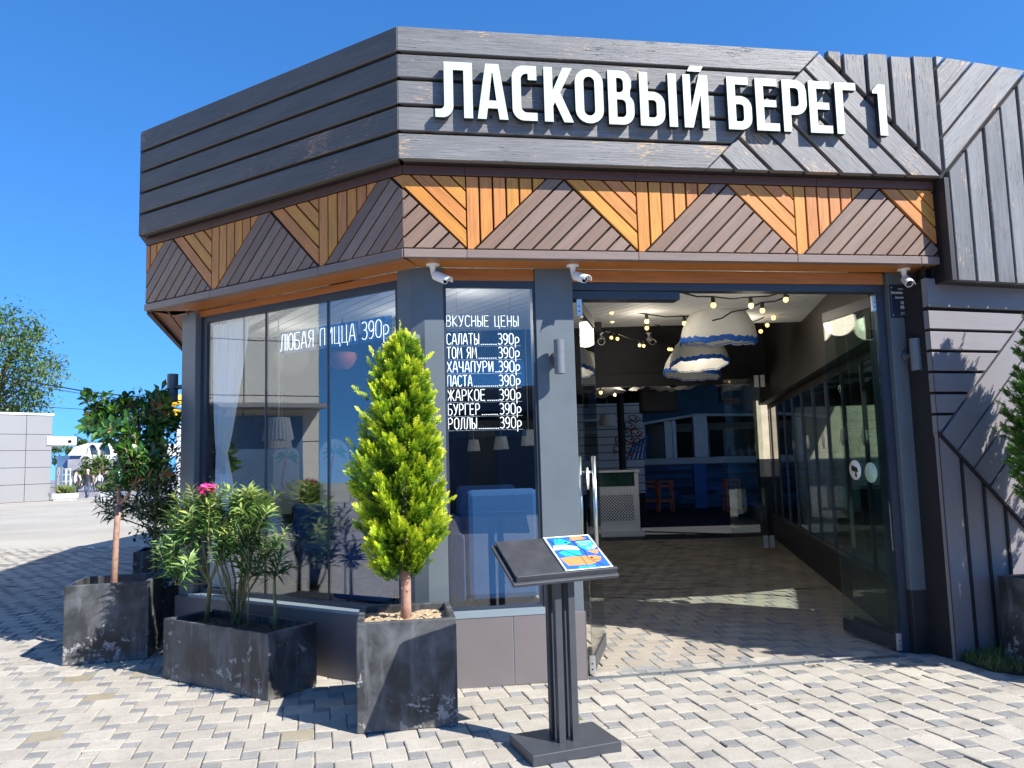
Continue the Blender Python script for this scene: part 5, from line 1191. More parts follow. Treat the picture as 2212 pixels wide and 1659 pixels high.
shade(604, 925, 968, 52, 10.0, 'second pleated lampshade, just behind the largest one', 4.4)
shade(609, 945, 984, 40, 12.2, 'third and smallest pleated lampshade in the row', 4.4)
shade(1023, 950, 974, 27, 12.0, 'small pleated lampshade seen through the narrow front window, left', 4.4)
shade(1082, 942, 970, 32, 12.2, 'small pleated lampshade seen through the narrow front window, centre', 4.4)
shade(1141, 928, 962, 32, 11.2, 'small pleated lampshade beside the right edge of the narrow front window', 4.4)
t_ = thing('hanging_basket', D(740, 790, 8.6), 'terracotta hanging basket behind the side window', 'plant basket'); c = D(740, 799, 8.6); mb = MB()
mb.lathe(c, [(.05, 0), (.12, .05), (.155, .12), (.165, .185), (.15, .185), (.14, .12)], 32, 0, None, .5, True, lambda k, f: .006 * sin(f * 2 * pi * 16)); mb.build('basket', M['terracotta'], t_)
mb = MB()
for k in range(160): an = U(0, 6.28); mb.leaf(c + Vector((cos(an) * U(0, .14), sin(an) * U(0, .14), .19)), Vector((cos(an), sin(an), U(-.3, 1))), Vector((0, 0, 1)), U(.06, .12), .035, .1, .3, R(), U(.1, .5))
mb.build('foliage', M['oledark'], t_); mb = MB()
for k in range(3): mb.tube([c + Vector((cos(k * 2.1) * .16, sin(k * 2.1) * .16, .185)), c + Vector((0, 0, .55))], .004, 5)
mb.tube([c + Vector((0, 0, .55)), Vector((c.x, c.y, ZC))], .005, 5); mb.build('chain', M['cable'], t_)
# sheer curtain tied in the middle
mb = MB(); NZ, NU = 40, 90; g = []
for i in range(NZ + 1):
    z = .56 + (2.92 - .56) * i / NZ; k = abs(z - 1.73) / 1.2; kk = min(1, k) ** .7
    wl_, wr_ = UWL - .05, UWL - .05 - (.13 + (.32 if z > 1.73 else .26) * kk); off = .05 * (1 - kk); row = []
    for j in range(NU + 1):
        f = j / NU; u = wl_ - off + (wr_ - wl_) * f; d = -.10 + .03 * (.35 + .65 * kk) * sin(f * 2 * pi * 9 + .6 * sin(z * 2)) + .01 * sin(f * 40 + z * 3)
        row.append(mb.vert(WL.p(u, z, d), R()))
    g.append(row)
for i in range(NZ):
    for j in range(NU): mb.face([g[i][j], g[i][j + 1], g[i + 1][j + 1], g[i + 1][j]], 0, None, True)
tag(mb.build('curtain', M['curtain']), 'white sheer curtain tied back at the left end of the side window', 'curtain')
def armchair(c, w_, dp, zb, zt, yaw, label, group, fab='bluefab'):
    c = Vector(c); t_ = thing('armchair', c, label, 'armchair', group); f = Fr(c[:2], yaw)
    mb = MB(); mb.slab(f, -w_ / 2, w_ / 2, zb + .08, zt, -.09, .09); mb.build('backrest', M[fab], t_, None, .05)
    mb = MB(); mb.slab(f, -w_ / 2 + .02, w_ / 2 - .02, zb + .06, zb + .45, -dp, -.08); mb.build('seat', M[fab], t_, None, .05)
    for s in (-1, 1):
        mb = MB(); a, b = sorted((s * (w_ / 2 + .005), s * (w_ / 2 + .12))); mb.slab(f, a, b, zb + .06, zb + .64, -dp + .02, .06); mb.build('armrest', M[fab], t_, None, .05)
        for d in (.0, -dp + .08): mb = MB(); mb.tube([f.p(s * (w_ / 2 - .04), zb, d), f.p(s * (w_ / 2 - .06), zb + .1, d)], .018, 8); mb.build('leg', M['blackm'], t_)
    return t_
GA = 'blue armchairs behind the front window'
armchair((-.12, 6.75, 0), .62, .6, .36, 1.36, 9, 'blue armchair with its broad back against the narrow front window', GA)
armchair((-.95, 7.1, 0), .62, .6, .36, 1.34, 60, 'blue armchair turned sideways beside the corner pillar', GA)
armchair((-.35, 9.3, 0), .7, .6, .36, 1.32, 190, 'blue armchair farther inside, facing the window', GA)
armchair((-1.9, 8.6, 0), 1.1, .6, .36, 1.2, 200, 'wide blue armchair behind the side window', GA)
for k, (x, y) in enumerate(((6.2, 12.6), (8.0, 12.2))): armchair((x, y, 0), 1.3, .7, 0, 1.05, 10, ('black outdoor sofa behind the glazed partition, nearer the entrance', 'black outdoor sofa farther right behind the glazed partition')[k], 'black sofas on the terrace', 'black')
mb = MB(); mb.prism([(3.7, 6.95, 3.05), (5.22, 7.16, 3.05), (6.25, 7.51, 3.05), (5.82, 6.21, 3.05), (11, 6.0, 3.05), (11, 13.4, 3.05), (7.0, 13.4, 3.05), (6.4, 14.35, 3.05), (4.98, 14.35, 3.05)], (0, 0, .06)); ta = thing('sun_block_awning', (7, 9, 3), 'added dark awning that blocks the sun over the terrace behind the glazed partition', 'awning'); mb.build('cover', M['darkbrown'], ta)  # made-up awning: blocks the sun, its notch shapes the sunlit patch inside
mb = MB()
for x, y in ((10.6, 6.4), (10.6, 12.2), (6.4, 6.5)): mb.box((x, y, 0), .1, .1, 3.05)
mb.build('post', M['black'], ta)
# boards with palm drawings deep inside
for k, (x, y0, y1, wd, Y) in enumerate(((618, 962, 1052, 56, 11.6), (722, 948, 1060, 62, 11.3))):
    a, b = D(x, y1, Y), D(x, y0, Y); r = wd / FPX * Y / 2; t_ = thing('display_board', a, ('white round-topped board with a green palm, left one behind the side window', 'white round-topped board with a green palm beside the window mullion')[k], 'board', 'white boards with palms')
    prf = [(a.x - r, a.z - .4), (a.x + r, a.z - .4), (a.x + r, b.z - r)] + [(a.x + r * cos(q), b.z - r + r * sin(q)) for q in (.4, .8, 1.2, 1.57, 1.95, 2.35, 2.75)] + [(a.x - r, b.z - r)]
    mb = MB(); mb.prism([(p[0], Y, p[1]) for p in prf], (0, .03, 0)); mb.build('panel', M['white'], t_)
    mb = MB(); cx, cz = a.x, b.z - r * .9
    for q in range(7): an = -.5 + q * .7; mb.prism([(cx, Y - .004, cz), (cx + cos(an) * .12 + .03, Y - .004, cz + sin(an) * .09 + .03), (cx + cos(an) * .2, Y - .004, cz + sin(an) * .13 - .05)], (0, .003, 0))
    mb.build('palm_print', plain('palm_green', (.05, .35, .12), .6, .1, 5, 0), t_)
    mb = MB(); mb.prism([(cx - .015, Y - .003, cz), (cx + .015, Y - .003, cz), (cx - .06, Y - .003, cz - .5), (cx - .1, Y - .003, cz - .5)], (0, .002, 0)); mb.build('trunk_print', M['orangepaint'], t_)
# reception cabinet with a small tank
YC = 16.0; a, b = D(1303, 1147, YC), D(1384, 1147, YC); zt = D(1340, 1016, YC).z
t_ = thing('reception_cabinet', a, 'white reception cabinet with a lattice front and a glass tank on top', 'cabinet'); x0, x1 = a.x - .25, b.x; zl = D(1340, 1051, YC).z
mb = MB(); mb.box(((x0 + x1) / 2, YC + .25, .12), x1 - x0, .5, zl - .12); mb.box(((x0 + x1) / 2 + .02, YC + .22, 0), x1 - x0 + .1, .6, .12); mb.build('cabinet_body', M['white'], t_, None, .006)
mb = MB(); mb.box(((x0 + x1) / 2, YC + .25, zt - .04), x1 - x0 + .06, .56, .04); mb.box((x1 - .04, YC + .25, zl), .08, .5, zt - zl - .04); mb.build('top', M['white'], t_, None, .004)
mb = MB(); mb.box(((x0 + x1) / 2 - .05, YC + .25, zl + .004), x1 - x0 - .14, .45, zt - zl - .05); mb.build('tank', plain('dark_green_water', (.02, .06, .05), .1, .3, 3, 0), t_)
lx0, lx1, lz0, lz1 = x0 + .2, x1 - .12, D(1340, 1125, YC).z, D(1340, 1069, YC).z
mb = MB(); mb.box(((lx0 + lx1) / 2, YC - .004, lz0), lx1 - lx0, .005, lz1 - lz0); mb.build('lattice_backing', M['blackm'], t_)
mb = MB(); f = Fr((lx0, YC - .008), 0)
for s in (45, -45): planks(mb, f, [(0, lz0), (lx1 - lx0, lz0), (lx1 - lx0, lz1), (0, lz1)], s, .045, .027, 0, .006, 0 if s > 0 else .006, 0, .001)
mb.build('lattice', M['white'], t_)
# bar
YB = 24.; a, b = D(1352, 1000, YB), D(1720, 1000, YB); zc0, zc1 = D(1500, 1002, YB).z, D(1500, 988, YB).z
t_ = thing('bar_counter', ((a.x + b.x) / 2, YB, 0), 'long bar with a pale counter and blue patchwork cladding at the back of the hall', 'bar')
mb = MB(); mb.box(((a.x + b.x) / 2, YB + .3, zc0), b.x - a.x, .9, zc1 - zc0); mb.build('counter_top', plain('pale_counter', (.5, .5, .5), .4, .08, 4, 0), t_, None, .01)
mb = MB(); f = Fr((a.x + .15, YB), 0); z = 0.02
while z < zc0 - .05:
    u = -U(0, .8); hh = .13
    while u < b.x - a.x - .2: l = U(.35, 1.3); plank(mb, f, [(max(0, u) + .003, z), (min(u + l, b.x - a.x - .2) - .003, z), (min(u + l, b.x - a.x - .2) - .003, z + hh - .004), (max(0, u) + .003, z + hh - .004)], 0, .04, U(0, .012)) if u + l > .01 else None; u += l
    z += hh
mb.build('cladding', M['bluebar'], t_)
mb = MB(); xx = D(1512, 1040, YB).x; mb.box((xx, YB - .03, 0), .38, .06, zc0); mb.build('pilaster', M['bluepaint'], t_)
# kiosk-like frame over the bar
t_ = thing('bar_canopy', (D(1500, 895, YB + 1).x, YB + 1, 0), 'teal-blue fascia on white posts above the bar', 'bar canopy'); YQ = YB + .4
p = [D(1384, 916, YQ), D(1505, 896, YQ), D(1720, 896, YQ)]; mb = MB()
mb.prism([(p[0].x, YQ, p[0].z), (p[1].x, YQ, p[1].z), (p[2].x, YQ, p[2].z), (p[2].x, YQ, 4.45), (p[0].x, YQ, 4.45)], (0, .12, 0)); mb.build('fascia', M['bluewall'], t_)
mb = MB(); mb.tube([q - Vector((0, .03, 0)) for q in p], .045, 6, sm=False); mb.build('edge_rail', M['white'], t_)
for x0_, x1_, y0_ in ((1386, 1392, 915), (1438, 1450, 909), (1455, 1459, 907), (1501, 1526, 897)):
    q0, q1 = D(x0_, 988, YQ), D(x1_, y0_, YQ); mb = MB(); mb.box(((q0.x + q1.x) / 2, YQ + .1, q0.z - .02), q1.x - q0.x, .25, q1.z - q0.z); mb.build('post', M['white'], t_)
mb = MB(); q0, q1 = D(1392, 988, 26.5), D(1720, 908, 26.5); mb.box(((q0.x + q1.x) / 2, 26.6, .8), q1.x - q0.x, .1, q1.z - .8); mb.build('back_wall', plain('grey_back_wall', (.30, .29, .28), .7, .1, 2, 0), t_)
for x0_, x1_, y0_, y1_ in ((1456, 1503, 932, 988), (1540, 1562, 928, 988), (1592, 1640, 925, 988)): q0, q1 = D(x0_, y1_, 26.4), D(x1_, y0_, 26.4); mb = MB(); mb.box(((q0.x + q1.x) / 2, 26.48, q0.z), q1.x - q0.x, .08, q1.z - q0.z); mb.build('opening', M['blackm'], t_)
btm = [plain('bottle_glass_%d' % k, c_, .15, .1, 5, 0) for k, c_ in enumerate(((.30, .28, .26), (.10, .16, .06), (.22, .08, .03), (.4, .4, .42)))]
for k in range(16):
    p = D(1566 + k * 4.6 + U(-1, 1), 987, YB + .5); mb = MB(); h_ = U(.22, .36); mb.lathe((p.x, YB + .4, zc1 + .005), [(.0, 0), (.04, 0), (.042, h_ * .6), (.016, h_ * .75), (.015, h_), (0, h_)], 8)
    tag(mb.build('bottle', btm[k % 4]), 'bottle standing on the right half of the bar counter', 'bottle', 'bottles on the bar')
for k, (xx, yb, yt, Y) in enumerate(((1582, 1097, 1040, 22.4), (1406, 1081, 1030, 22.9), (1437, 1083, 1030, 22.8))):
    c = D(xx, yb, Y); c.z = 0; t_ = thing('bar_stool', c, ('orange bar stool standing alone on the right before the bar', 'orange bar stool, left one of the pair before the bar', 'orange bar stool, right one of the pair before the bar')[k], 'bar stool', 'orange bar stools'); hh = .86; w_ = .2
    for sx_ in (-1, 1):
        for sy_ in (-1, 1): mb = MB(); mb.hexa([c + Vector((sx_ * w_ + a_, sy_ * w_ + b_, 0)) for a_, b_ in ((-.022, -.022), (.022, -.022), (.022, .022), (-.022, .022))], [c + Vector((sx_ * w_ * .9 + a_, sy_ * w_ * .9 + b_, hh)) for a_, b_ in ((-.022, -.022), (.022, -.022), (.022, .022), (-.022, .022))]); mb.build('leg', M['stool'], t_)
    mb = MB(); mb.box(c + Vector((0, 0, hh)), .46, .46, .05); mb.build('seat', M['stool'], t_, None, .01)
    mb = MB()
    for sy_ in (-1, 1): mb.box(c + Vector((0, sy_ * w_, .3)), .36, .03, .05); mb.box(c + Vector((0, sy_ * w_ * .92, .72)), .36, .03, .05)
    for sx_ in (-1, 1): mb.box(c + Vector((sx_ * w_, 0, .4)), .03, .36, .05)
    mb.build('stretcher', M['stool'], t_)
# mural wall, post, speakers, drapes
YM = 22.; a, b = D(1250, 1000, YM), D(1392, 1000, YM); zt = D(1300, 872, YM).z; f = Fr((a.x, YM), 0); t_ = thing('mural_wall', (a.x, YM, 0), 'white plank wall painted with line-drawn fish and blue stripes', 'wall')
mb = MB(); planks(mb, f, [(0, .6), (b.x - a.x, .6), (b.x - a.x, zt), (0, zt)], 0, .22, .02, 0, .03); mb.build('planks', M['mural'], t_)
mb = MB(); mb.box(((a.x + b.x) / 2, YM + .1, 0), b.x - a.x, .1, zt); mb.build('backing', M['blackm'], t_)
mk, mo_, mbl = MB(), MB(), MB()
for k, (x, y) in enumerate(((1372, 905), (1362, 921), (1352, 935), (1376, 935), (1342, 952), (1362, 950), (1338, 972), (1360, 975), (1380, 955))):
    c = D(x, y, YM - .02); P_ = lambda dx, dz: Vector((c.x + dx, YM - .02, c.z + dz))
    mk.tube([P_(-.14, -.13), P_(-.16, .1), P_(.0, .1), P_(.16, .0), P_(.02, -.12), P_(-.12, .0)], .014, 4); mk.sphere(P_(.02, .01), .03)
    if k % 2: mo_.prism([P_(.06, -.03), P_(.16, -.0), P_(.05, -.14), P_(-.05, -.12)], (0, .004, 0))
mk.build('fish_outline', M['ink'], t_); mo_.build('orange_paint', M['orangepaint'], t_)
for k in range(5):
    c0, c1 = D(1352 + k * 9, 992, YM - .012), D(1366 + k * 7, 960 - k * 3, YM - .012); c2 = D(1390 + k * 3, 946 - k * 2, YM - .012)
    mbl.prism([Vector((q.x, YM - .014, q.z)) for q in (c0, c0 + Vector((.06, 0, 0)), c1 + Vector((.06, 0, 0)), c2 + Vector((0, 0, 0)), c1)], (0, .004, 0))
mbl.build('blue_stripe', M['bluepaint'], t_)
a, b = D(1338, 1010, 19), D(1353, 1010, 19); mb = MB(); mb.lathe(((a.x + b.x) / 2, 19, 0), [((b.x - a.x) / 2, 0), ((b.x - a.x) / 2 * 1.03, 1.5), ((b.x - a.x) / 2, 4.45)], 16); tag(mb.build('post', M['blackm']), 'round black post in front of the mural wall', 'post')
def speaker(x0, x1, y0, y1, Y, label, dp=.35):
    a, b = D(x0, y1, Y), D(x1, y0, Y); t_ = thing('speaker', a, label, 'speaker', 'black loudspeakers in the hall'); c = Vector(((a.x + b.x) / 2, Y + dp / 2, a.z)); mb = MB(); w_ = b.x - a.x
    mb.prism([(a.x + w_ * .1, Y + dp, a.z), (b.x - w_ * .1, Y + dp, a.z), (b.x, Y, a.z), (a.x, Y, a.z)], (0, 0, b.z - a.z)); mb.build('speaker_cabinet', M['blackm'], t_, None, .02)
    mb = MB(); mb.box((c.x, Y - .004, a.z + .03), w_ * .86, .006, b.z - a.z - .06); mb.build('grille', M['black'], t_); mb = MB(); mb.tube([Vector((c.x, Y + dp * .7, b.z)), Vector((c.x, Y + dp * .7, 3.26 if Y < 9.7 else 4.5))], .02, 8); mb.build('mount', M['blackm'], t_)
speaker(1272, 1299, 676, 720, 9.3, 'black loudspeaker at the upper left inside the entrance', .2)
speaker(1384, 1464, 840, 890, 17, 'wide black loudspeaker hanging in the middle of the hall', .7)
speaker(1557, 1583, 833, 867, 17, 'small black loudspeaker to the right below the beam', .3)
mb = MB(); NX, NY = 70, 22; g = []
for i in range(NY + 1):
    row = []
    for j in range(NX + 1):
        fx_, fy = j / NX, i / NY; x = 1284 + 352 * fx_; Y = 14.2 + 4.5 * fy; p = D(x, 840, 14.2); sag = .30 * (1 - (2 * ((fx_ * 2.5) % 1) - 1) ** 2) * (.3 + .7 * fy) - .25 * fx_ * fy
        row.append(mb.vert((p.x + (fy * 1.2 - .2) * (fx_ - .3), Y, 2.98 + .35 * fy - sag + .03 * sin(fx_ * 60 + fy * 9) + .03 * sin(fx_ * 23 - fy * 14))))
    g.append(row)
for i in range(NY):
    for j in range(NX): mb.face([g[i][j], g[i][j + 1], g[i + 1][j + 1], g[i + 1][j]], 0, None, True)
tag(mb.build('draped_cloth', M['cloth']), 'crumpled grey-white cloth draped below the ceiling beyond the dark beam', 'cloth')
shade(1312, 897, 920, 40, 20, 'round grey pendant shade in front of the mural', 4.45, 'grey pendant')
mb = MB(); a, b = D(1640, 985, 15.4), D(1657, 865, 15.4); mb.box(((a.x + b.x) / 2, 15.5, 0), b.x - a.x, .2, 1.5, 0, 1); mb.box(((a.x + b.x) / 2, 15.5, 1.5), b.x - a.x, .2, b.z - 1.5); tag(mb.build('plaster_pillar', [M['cream'], M['black']]), 'rough pale plaster pillar at the far end of the passage', 'pillar')
mb = MB(); mb.box((8.6, 14.5, 0), 6.6, .2, 2.45); tag(mb.build('plaster_wall', M['cream']), 'rough cream plaster wall seen through the glazed partition', 'wall')
a = D(1505, 655, 8.9); mb = MB(); mb.lathe((a.x, 8.9, ZC - .13), [(.0, 0), (.04, .01), (.055, .05), (.055, .128), (0, .128)], 20); tag(mb.build('ceiling_lamp', M['camwhite']), 'small white ceiling lamp left above the largest dome', 'ceiling lamp')

# ================================================================== GRASS STRIP, LEAVES
gp = [G(2040, 1408), G(2085, 1432), G(2140, 1452), G(2220, 1462), G(2330, 1475)]; gb = [LWf.p(s0 + .02, 0, .01), LWf.p(s0 + .5, 0, .01), LWf.p(s0 + 1., 0, .01), LWf.p(s0 + 1.6, 0, .01), LWf.p(s0 + 2.0, 0, .01)]
mb = MB()
for k in range(4): mb.poly([gp[k] + Vector((0, 0, .006)), gp[k + 1] + Vector((0, 0, .006)), gb[k + 1] + Vector((0, 0, .006)), gb[k] + Vector((0, 0, .006))])
struct(mb.build('earth_strip', M['soil'])); mb = MB()
for k in range(4200):
    i = random.randrange(4); f, h_ = R(), R(); p = gp[i].lerp(gp[i + 1], f).lerp(gb[i].lerp(gb[i + 1], f), h_); mb.leaf(p + Vector((0, 0, .004)), Vector((U(-.7, .7), U(-.7, .7), 1)), Vector((U(-1, 1), U(-1, 1), .1)), U(.03, .10) * (1 + .7 * (R() < .1)), .005, .05, U(0, .3), R(), U(.1, 1.))
tag(mb.build('grass', M['grass']), 'short dry grass at the foot of the planked wall', 'grass', None, 'stuff')
for k, (x, y, L, col, up, lab) in enumerate(((640, 1494, .075, .65, .35, 'curled orange leaf lying at the corner of the long planter'), (1766, 1440, .055, .55, .1, 'small yellow leaf on the paving in front of the threshold'), (1730, 1510, .06, .05, .15, 'green leaf on the paving in the middle of the forecourt'), (1567, 1493, .055, .12, .0, 'dull green leaf lying flat to the left on the forecourt paving'), (1253, 1558, .04, .05, .4, 'tiny green sprig sprouting behind the menu stand base'))):
    p = G(x, y, .004); mb = MB(); mb.leaf(p, Vector((cos(k * 2), sin(k * 2), up)), Vector((0, .3, 1)), L, L * .55, .2, .2, .5, col); tag(mb.build('fallen_leaf', M['yleaf']), lab, 'leaf', 'leaves on the paving')

# ================================================================== FAR SIDE OF THE SQUARE
KA = Vector((-29.6, 44., 0)); KB = Vector((-27.75, 46.4, 0)); KF = Fr(KA[:2], math.degrees(math.atan2(KB.y - KA.y, KB.x - KA.x))); KL = (KB - KA).length
kz = (EYE + ray(130, 893) * (46.4 / ray(130, 893).y)).z; kt = thing('kiosk', KB, 'low grey kiosk clad in square panels at the left edge', 'kiosk')
mb = MB(); mb.slab(KF, -9, KL, .0, kz, -7, -.03); mb.build('backing', M['blackm'], kt)
mb = MB()
zs_ = [0, 1.02, 2.0, 3.0, 3.95, kz - .12]; us_ = [-9, -7.4, -5.8, -4.2, -2.7, -1.35, .0 + .05, 1.45, KL]
us_ = [-9, -7.2, -5.4, -3.6, -1.85, -.1, 1.62, KL]
for i in range(len(us_) - 1):
    for j in range(len(zs_) - 1): plank(mb, KF, [(us_[i] + .012, zs_[j] + .012), (us_[i + 1] - .012, zs_[j] + .012), (us_[i + 1] - .012, zs_[j + 1] - .012), (us_[i] + .012, zs_[j + 1] - .012)], 0, .04, 0, 0, .006)
mb.build('cladding', M['kiosk'], kt)
mb = MB(); mb.slab(KF, -9.05, KL + .06, kz - .12, kz, -7, .05); mb.build('parapet', M['white'], kt)
c0 = (EYE + ray(126, 943) * (46.4 / ray(126, 943).y)).z; c1 = (EYE + ray(126, 961) * (46.4 / ray(126, 961).y)).z
mb = MB(); mb.slab(KF, KL - .3, KL + 1.35, c1, c0, -6, .08); mb.build('canopy', M['white'], kt)
mb = MB(); mb.slab(KF, KL - .05, KL + .3, 0, c1, -7, -3.0); mb.slab(KF, KL + .3, KL + .36, .2, c1 - .3, -6, -3.2); mb.build('shopfront', plain('shaded_shopfront', (.22, .20, .22), .6, .3, 1.5, 0), kt)
a = D(149, 951, 46.3); camera_((a.x, 46.2, c0 - .05), (.6, -.7, -.25), 'small white camera on the kiosk canopy', .16, .12, .5)
def flowerbox(x0, x1, yt, yb, label):
    a, b = G(x0, yb), G(x1, yb); b.y = a.y; b.x = D(x1, yb, a.y).x; h_ = (D(x0, yt, a.y) - a).z; c = (a + b) / 2; t_ = thing('flower_box', c, label, 'planter', 'white flower boxes'); f = Fr(a[:2], 0); w_ = b.x - a.x
    mb = MB(); mb.slab(f, .06, w_ - .06, 0, .12, -.8, -.04); mb.slab(f, 0, w_, .12, h_, -.9, 0)
    for k in range(6): mb.slab(f, w_ * (.34 + k * .06), w_ * (.34 + k * .06) + .05, .25, h_ - .12, 0.001, .03)
    mb.build('box', M['white'], t_, None, .01); mb = MB()
    for k in range(260): mb.leaf(f.p(U(.1, w_ - .1), h_ - .03, -U(.1, .8)), Vector((U(-1, 1), U(-1, 1), 1.2)), Vector((1, 0, 0)), U(.25, .75), .09, .1, .3, R(), U(.1, .95))
    mb.build('flowers', M['grass'], t_)
flowerbox(112, 150.6, 1067, 1082, 'white ribbed flower box beside the kiosk'); flowerbox(213.6, 249.6, 1063, 1079, 'white ribbed flower box to the right of the two walking men')
def person(x, yb, yt, label, shirt, trousers, hair, vest=None, sw=.25, skirt=False, ph=0, hat=None):
    g = G(x, yb); Hh = (EYE + ray(x, yt) * (g.y / ray(x, yt).y)).z; s = Hh / 1.78; t_ = thing('person', g, label, 'person', 'people walking on the square')
    V_ = []; E_ = []; Rr = []
    def add(p, r, par): V_.append(Vector(p) * s); Rr.append(r * s); (E_.append((par, len(V_) - 1)) if par is not None else None); return len(V_) - 1
    pel = add((0, 0, .95), .135, None); ab = add((0, -.02, 1.10), .125, pel); ch = add((0, 0, 1.30), .145, ab); nk = add((0, .0, 1.47), .07, ch); hd = add((0, -.02, 1.56), .075, nk); tp_ = add((0, -.015, 1.70), .088, hd)
    nose = add((0, -.10, 1.61), .018, hd)
    for q in (-1, 1):
        st_ = sw * q * (1 if ph == 0 else -1)
        hp = add((.10 * q, 0, .90), .10, pel); kn = add((.105 * q, -.12 * max(0, st_) - .02, .50), .07, hp); an = add((.10 * q, -st_ * .5 + .02, .09), .048, kn); ft = add((.11 * q, -st_ * .5 - .14, .04), .045, an)
        sh_ = add((.20 * q, 0, 1.41), .07, ch); el_ = add((.27 * q, .03 + st_ * .15, 1.13), .052, sh_); wr = add((.25 * q, -.06 + st_ * .45, .89), .036, el_); pm = add((.245 * q, -.09 + st_ * .48, .82), .038, wr)
        for fi in range(4): add((.235 * q + (fi - 1.5) * .018, -.11 + st_ * .5, .735 + abs(fi - 1.3) * .01), .010, pm)
        add((.215 * q, -.13 + st_ * .48, .80), .011, pm)
    me = bpy.data.meshes.new('body'); me.from_pydata([v + g for v in V_], E_, []); o = bpy.data.objects.new('tmp', me); COL.objects.link(o)
    o.modifiers.new('s', 'SKIN'); sv = me.skin_vertices[0].data
    for k, r in enumerate(Rr): sv[k].radius = (r, r)
    sv[0].use_root = True; o.modifiers.new('ss', 'SUBSURF').levels = 1
    dg = bpy.context.evaluated_depsgraph_get(); dg.update(); bm_ = bpy.data.meshes.new_from_object(o.evaluated_get(dg)); bpy.data.objects.remove(o)
    ms = [shirt, trousers, M['skin'], M['black'], vest or shirt]; bm_.materials.clear()
    for m in ms: bm_.materials.append(m)
    for p in bm_.polygons:
        c = (p.center - g) / s; p.use_smooth = True
        i = 0
        if c.z < .10: i = 3
        elif c.z < .98 and abs(c.x) < .2: i = 1
        elif c.z > 1.49: i = 2
        elif c.z < .90 and abs(c.x) >= .2: i = 2
        elif vest and abs(c.x) < .20 and abs(c.x) > .07 and c.z > .95: i = 4
        p.material_index = i
    b = bpy.data.objects.new('body', bm_); COL.objects.link(b); adopt(b, t_)
    mb = MB(); mb.lathe(g + Vector((0, .005, 1.655)) * s, [(.093 * s, -.03 * s), (.102 * s, .03 * s), (.085 * s, .085 * s), (.04 * s, .115 * s), (0, .12 * s)], 14); mb.build('hair' if not hat else 'cap', hair, t_)
    return t_
pc = lambda n, c: plain(n, c, .8, .1, 8, 0)
dk = pc('dark_trousers', (.03, .03, .04)); jn = pc('blue_jeans', (.07, .09, .16)); wt = pc('white_sweatshirt', (.72, .70, .72)); bk_ = pc('black_sweater', (.035, .035, .04)); vs = pc('dark_vest', (.10, .08, .11)); hb = pc('grey_hair', (.45, .42, .38)); hd_ = pc('brown_hair', (.16, .08, .04)); nb_ = pc('navy_jacket', (.025, .035, .075)); cp_ = pc('dark_cap', (.03, .015, .02)); ol = pc('olive_vest', (.2, .2, .16))
person(163, 1076.5, 1014, 'man in a dark cap and vest over a white sweatshirt, walking towards the viewer', wt, dk, cp_, vs, .12, hat=1)
person(188, 1076, 1013, 'grey-haired man in a black sweater walking beside the man in the cap', bk_, jn, hb, None, .2)
person(200.5, 1063, 1024, 'person in jeans half hidden behind the man in the black sweater', ol, jn, hd_, None, .25, ph=1)
person(214.5, 1061.5, 1019.5, 'woman in a white top beside the one in the navy jacket', wt, jn, hd_, None, .25)
person(226.5, 1061, 1021, 'grey-haired woman in a navy quilted jacket', nb_, jn, hb, None, .2, ph=1)
camera_(D(1298, 719, 13.25), (-.1, -.9, -.35), 'white camera on the dark inner wall next to the loudspeaker', .1, .06, .2); camera_(D(1401, 719, 13.3), (.15, -.9, -.4), 'white camera on the dark inner wall in the middle of the hall', .1, .05, .2)
vs_ = thing('pharmacy_sign', D(126, 1030, 47), 'narrow upright sign with white letters beside the kiosk', 'sign'); f = Fr((D(119, 1030, 47).x, 47), 0); z0, z1 = D(126, 1056, 47).z, D(126, 1008, 47).z
mb = MB(); mb.slab(f, 0, .42, z0, z1, -.08, 0); mb.slab(f, .15, .27, 0, z0, -.06, -.02); mb.build('board', plain('steel_blue_board', (.20, .24, .30), .5, .05, 3, 0), vs_)
for k, ch in enumerate('АПТЕКА'): text('lettering', ch, .26, f, .21, z1 - .25 - k * (z1 - z0 - .05) / 6, .004, M['white'], vs_)
for k, x in enumerate((136, 146)):
    rk = thing('display_rack', D(x, 1060, 48), ('white display rack beside the upright sign', 'white display rack nearest to the walking men')[k], 'rack'); f = Fr((D(x - 4, 1060, 48).x, 48), 0); mb = MB()
    for u in (0, .22): mb.slab(f, u, u + .04, 0, 1.9, -.04, 0)
    for z in (.3, .7, 1.1, 1.5, 1.86): mb.slab(f, .04, .22, z, z + .04, -.04, 0)
    mb.build('frame', M['white'], rk)
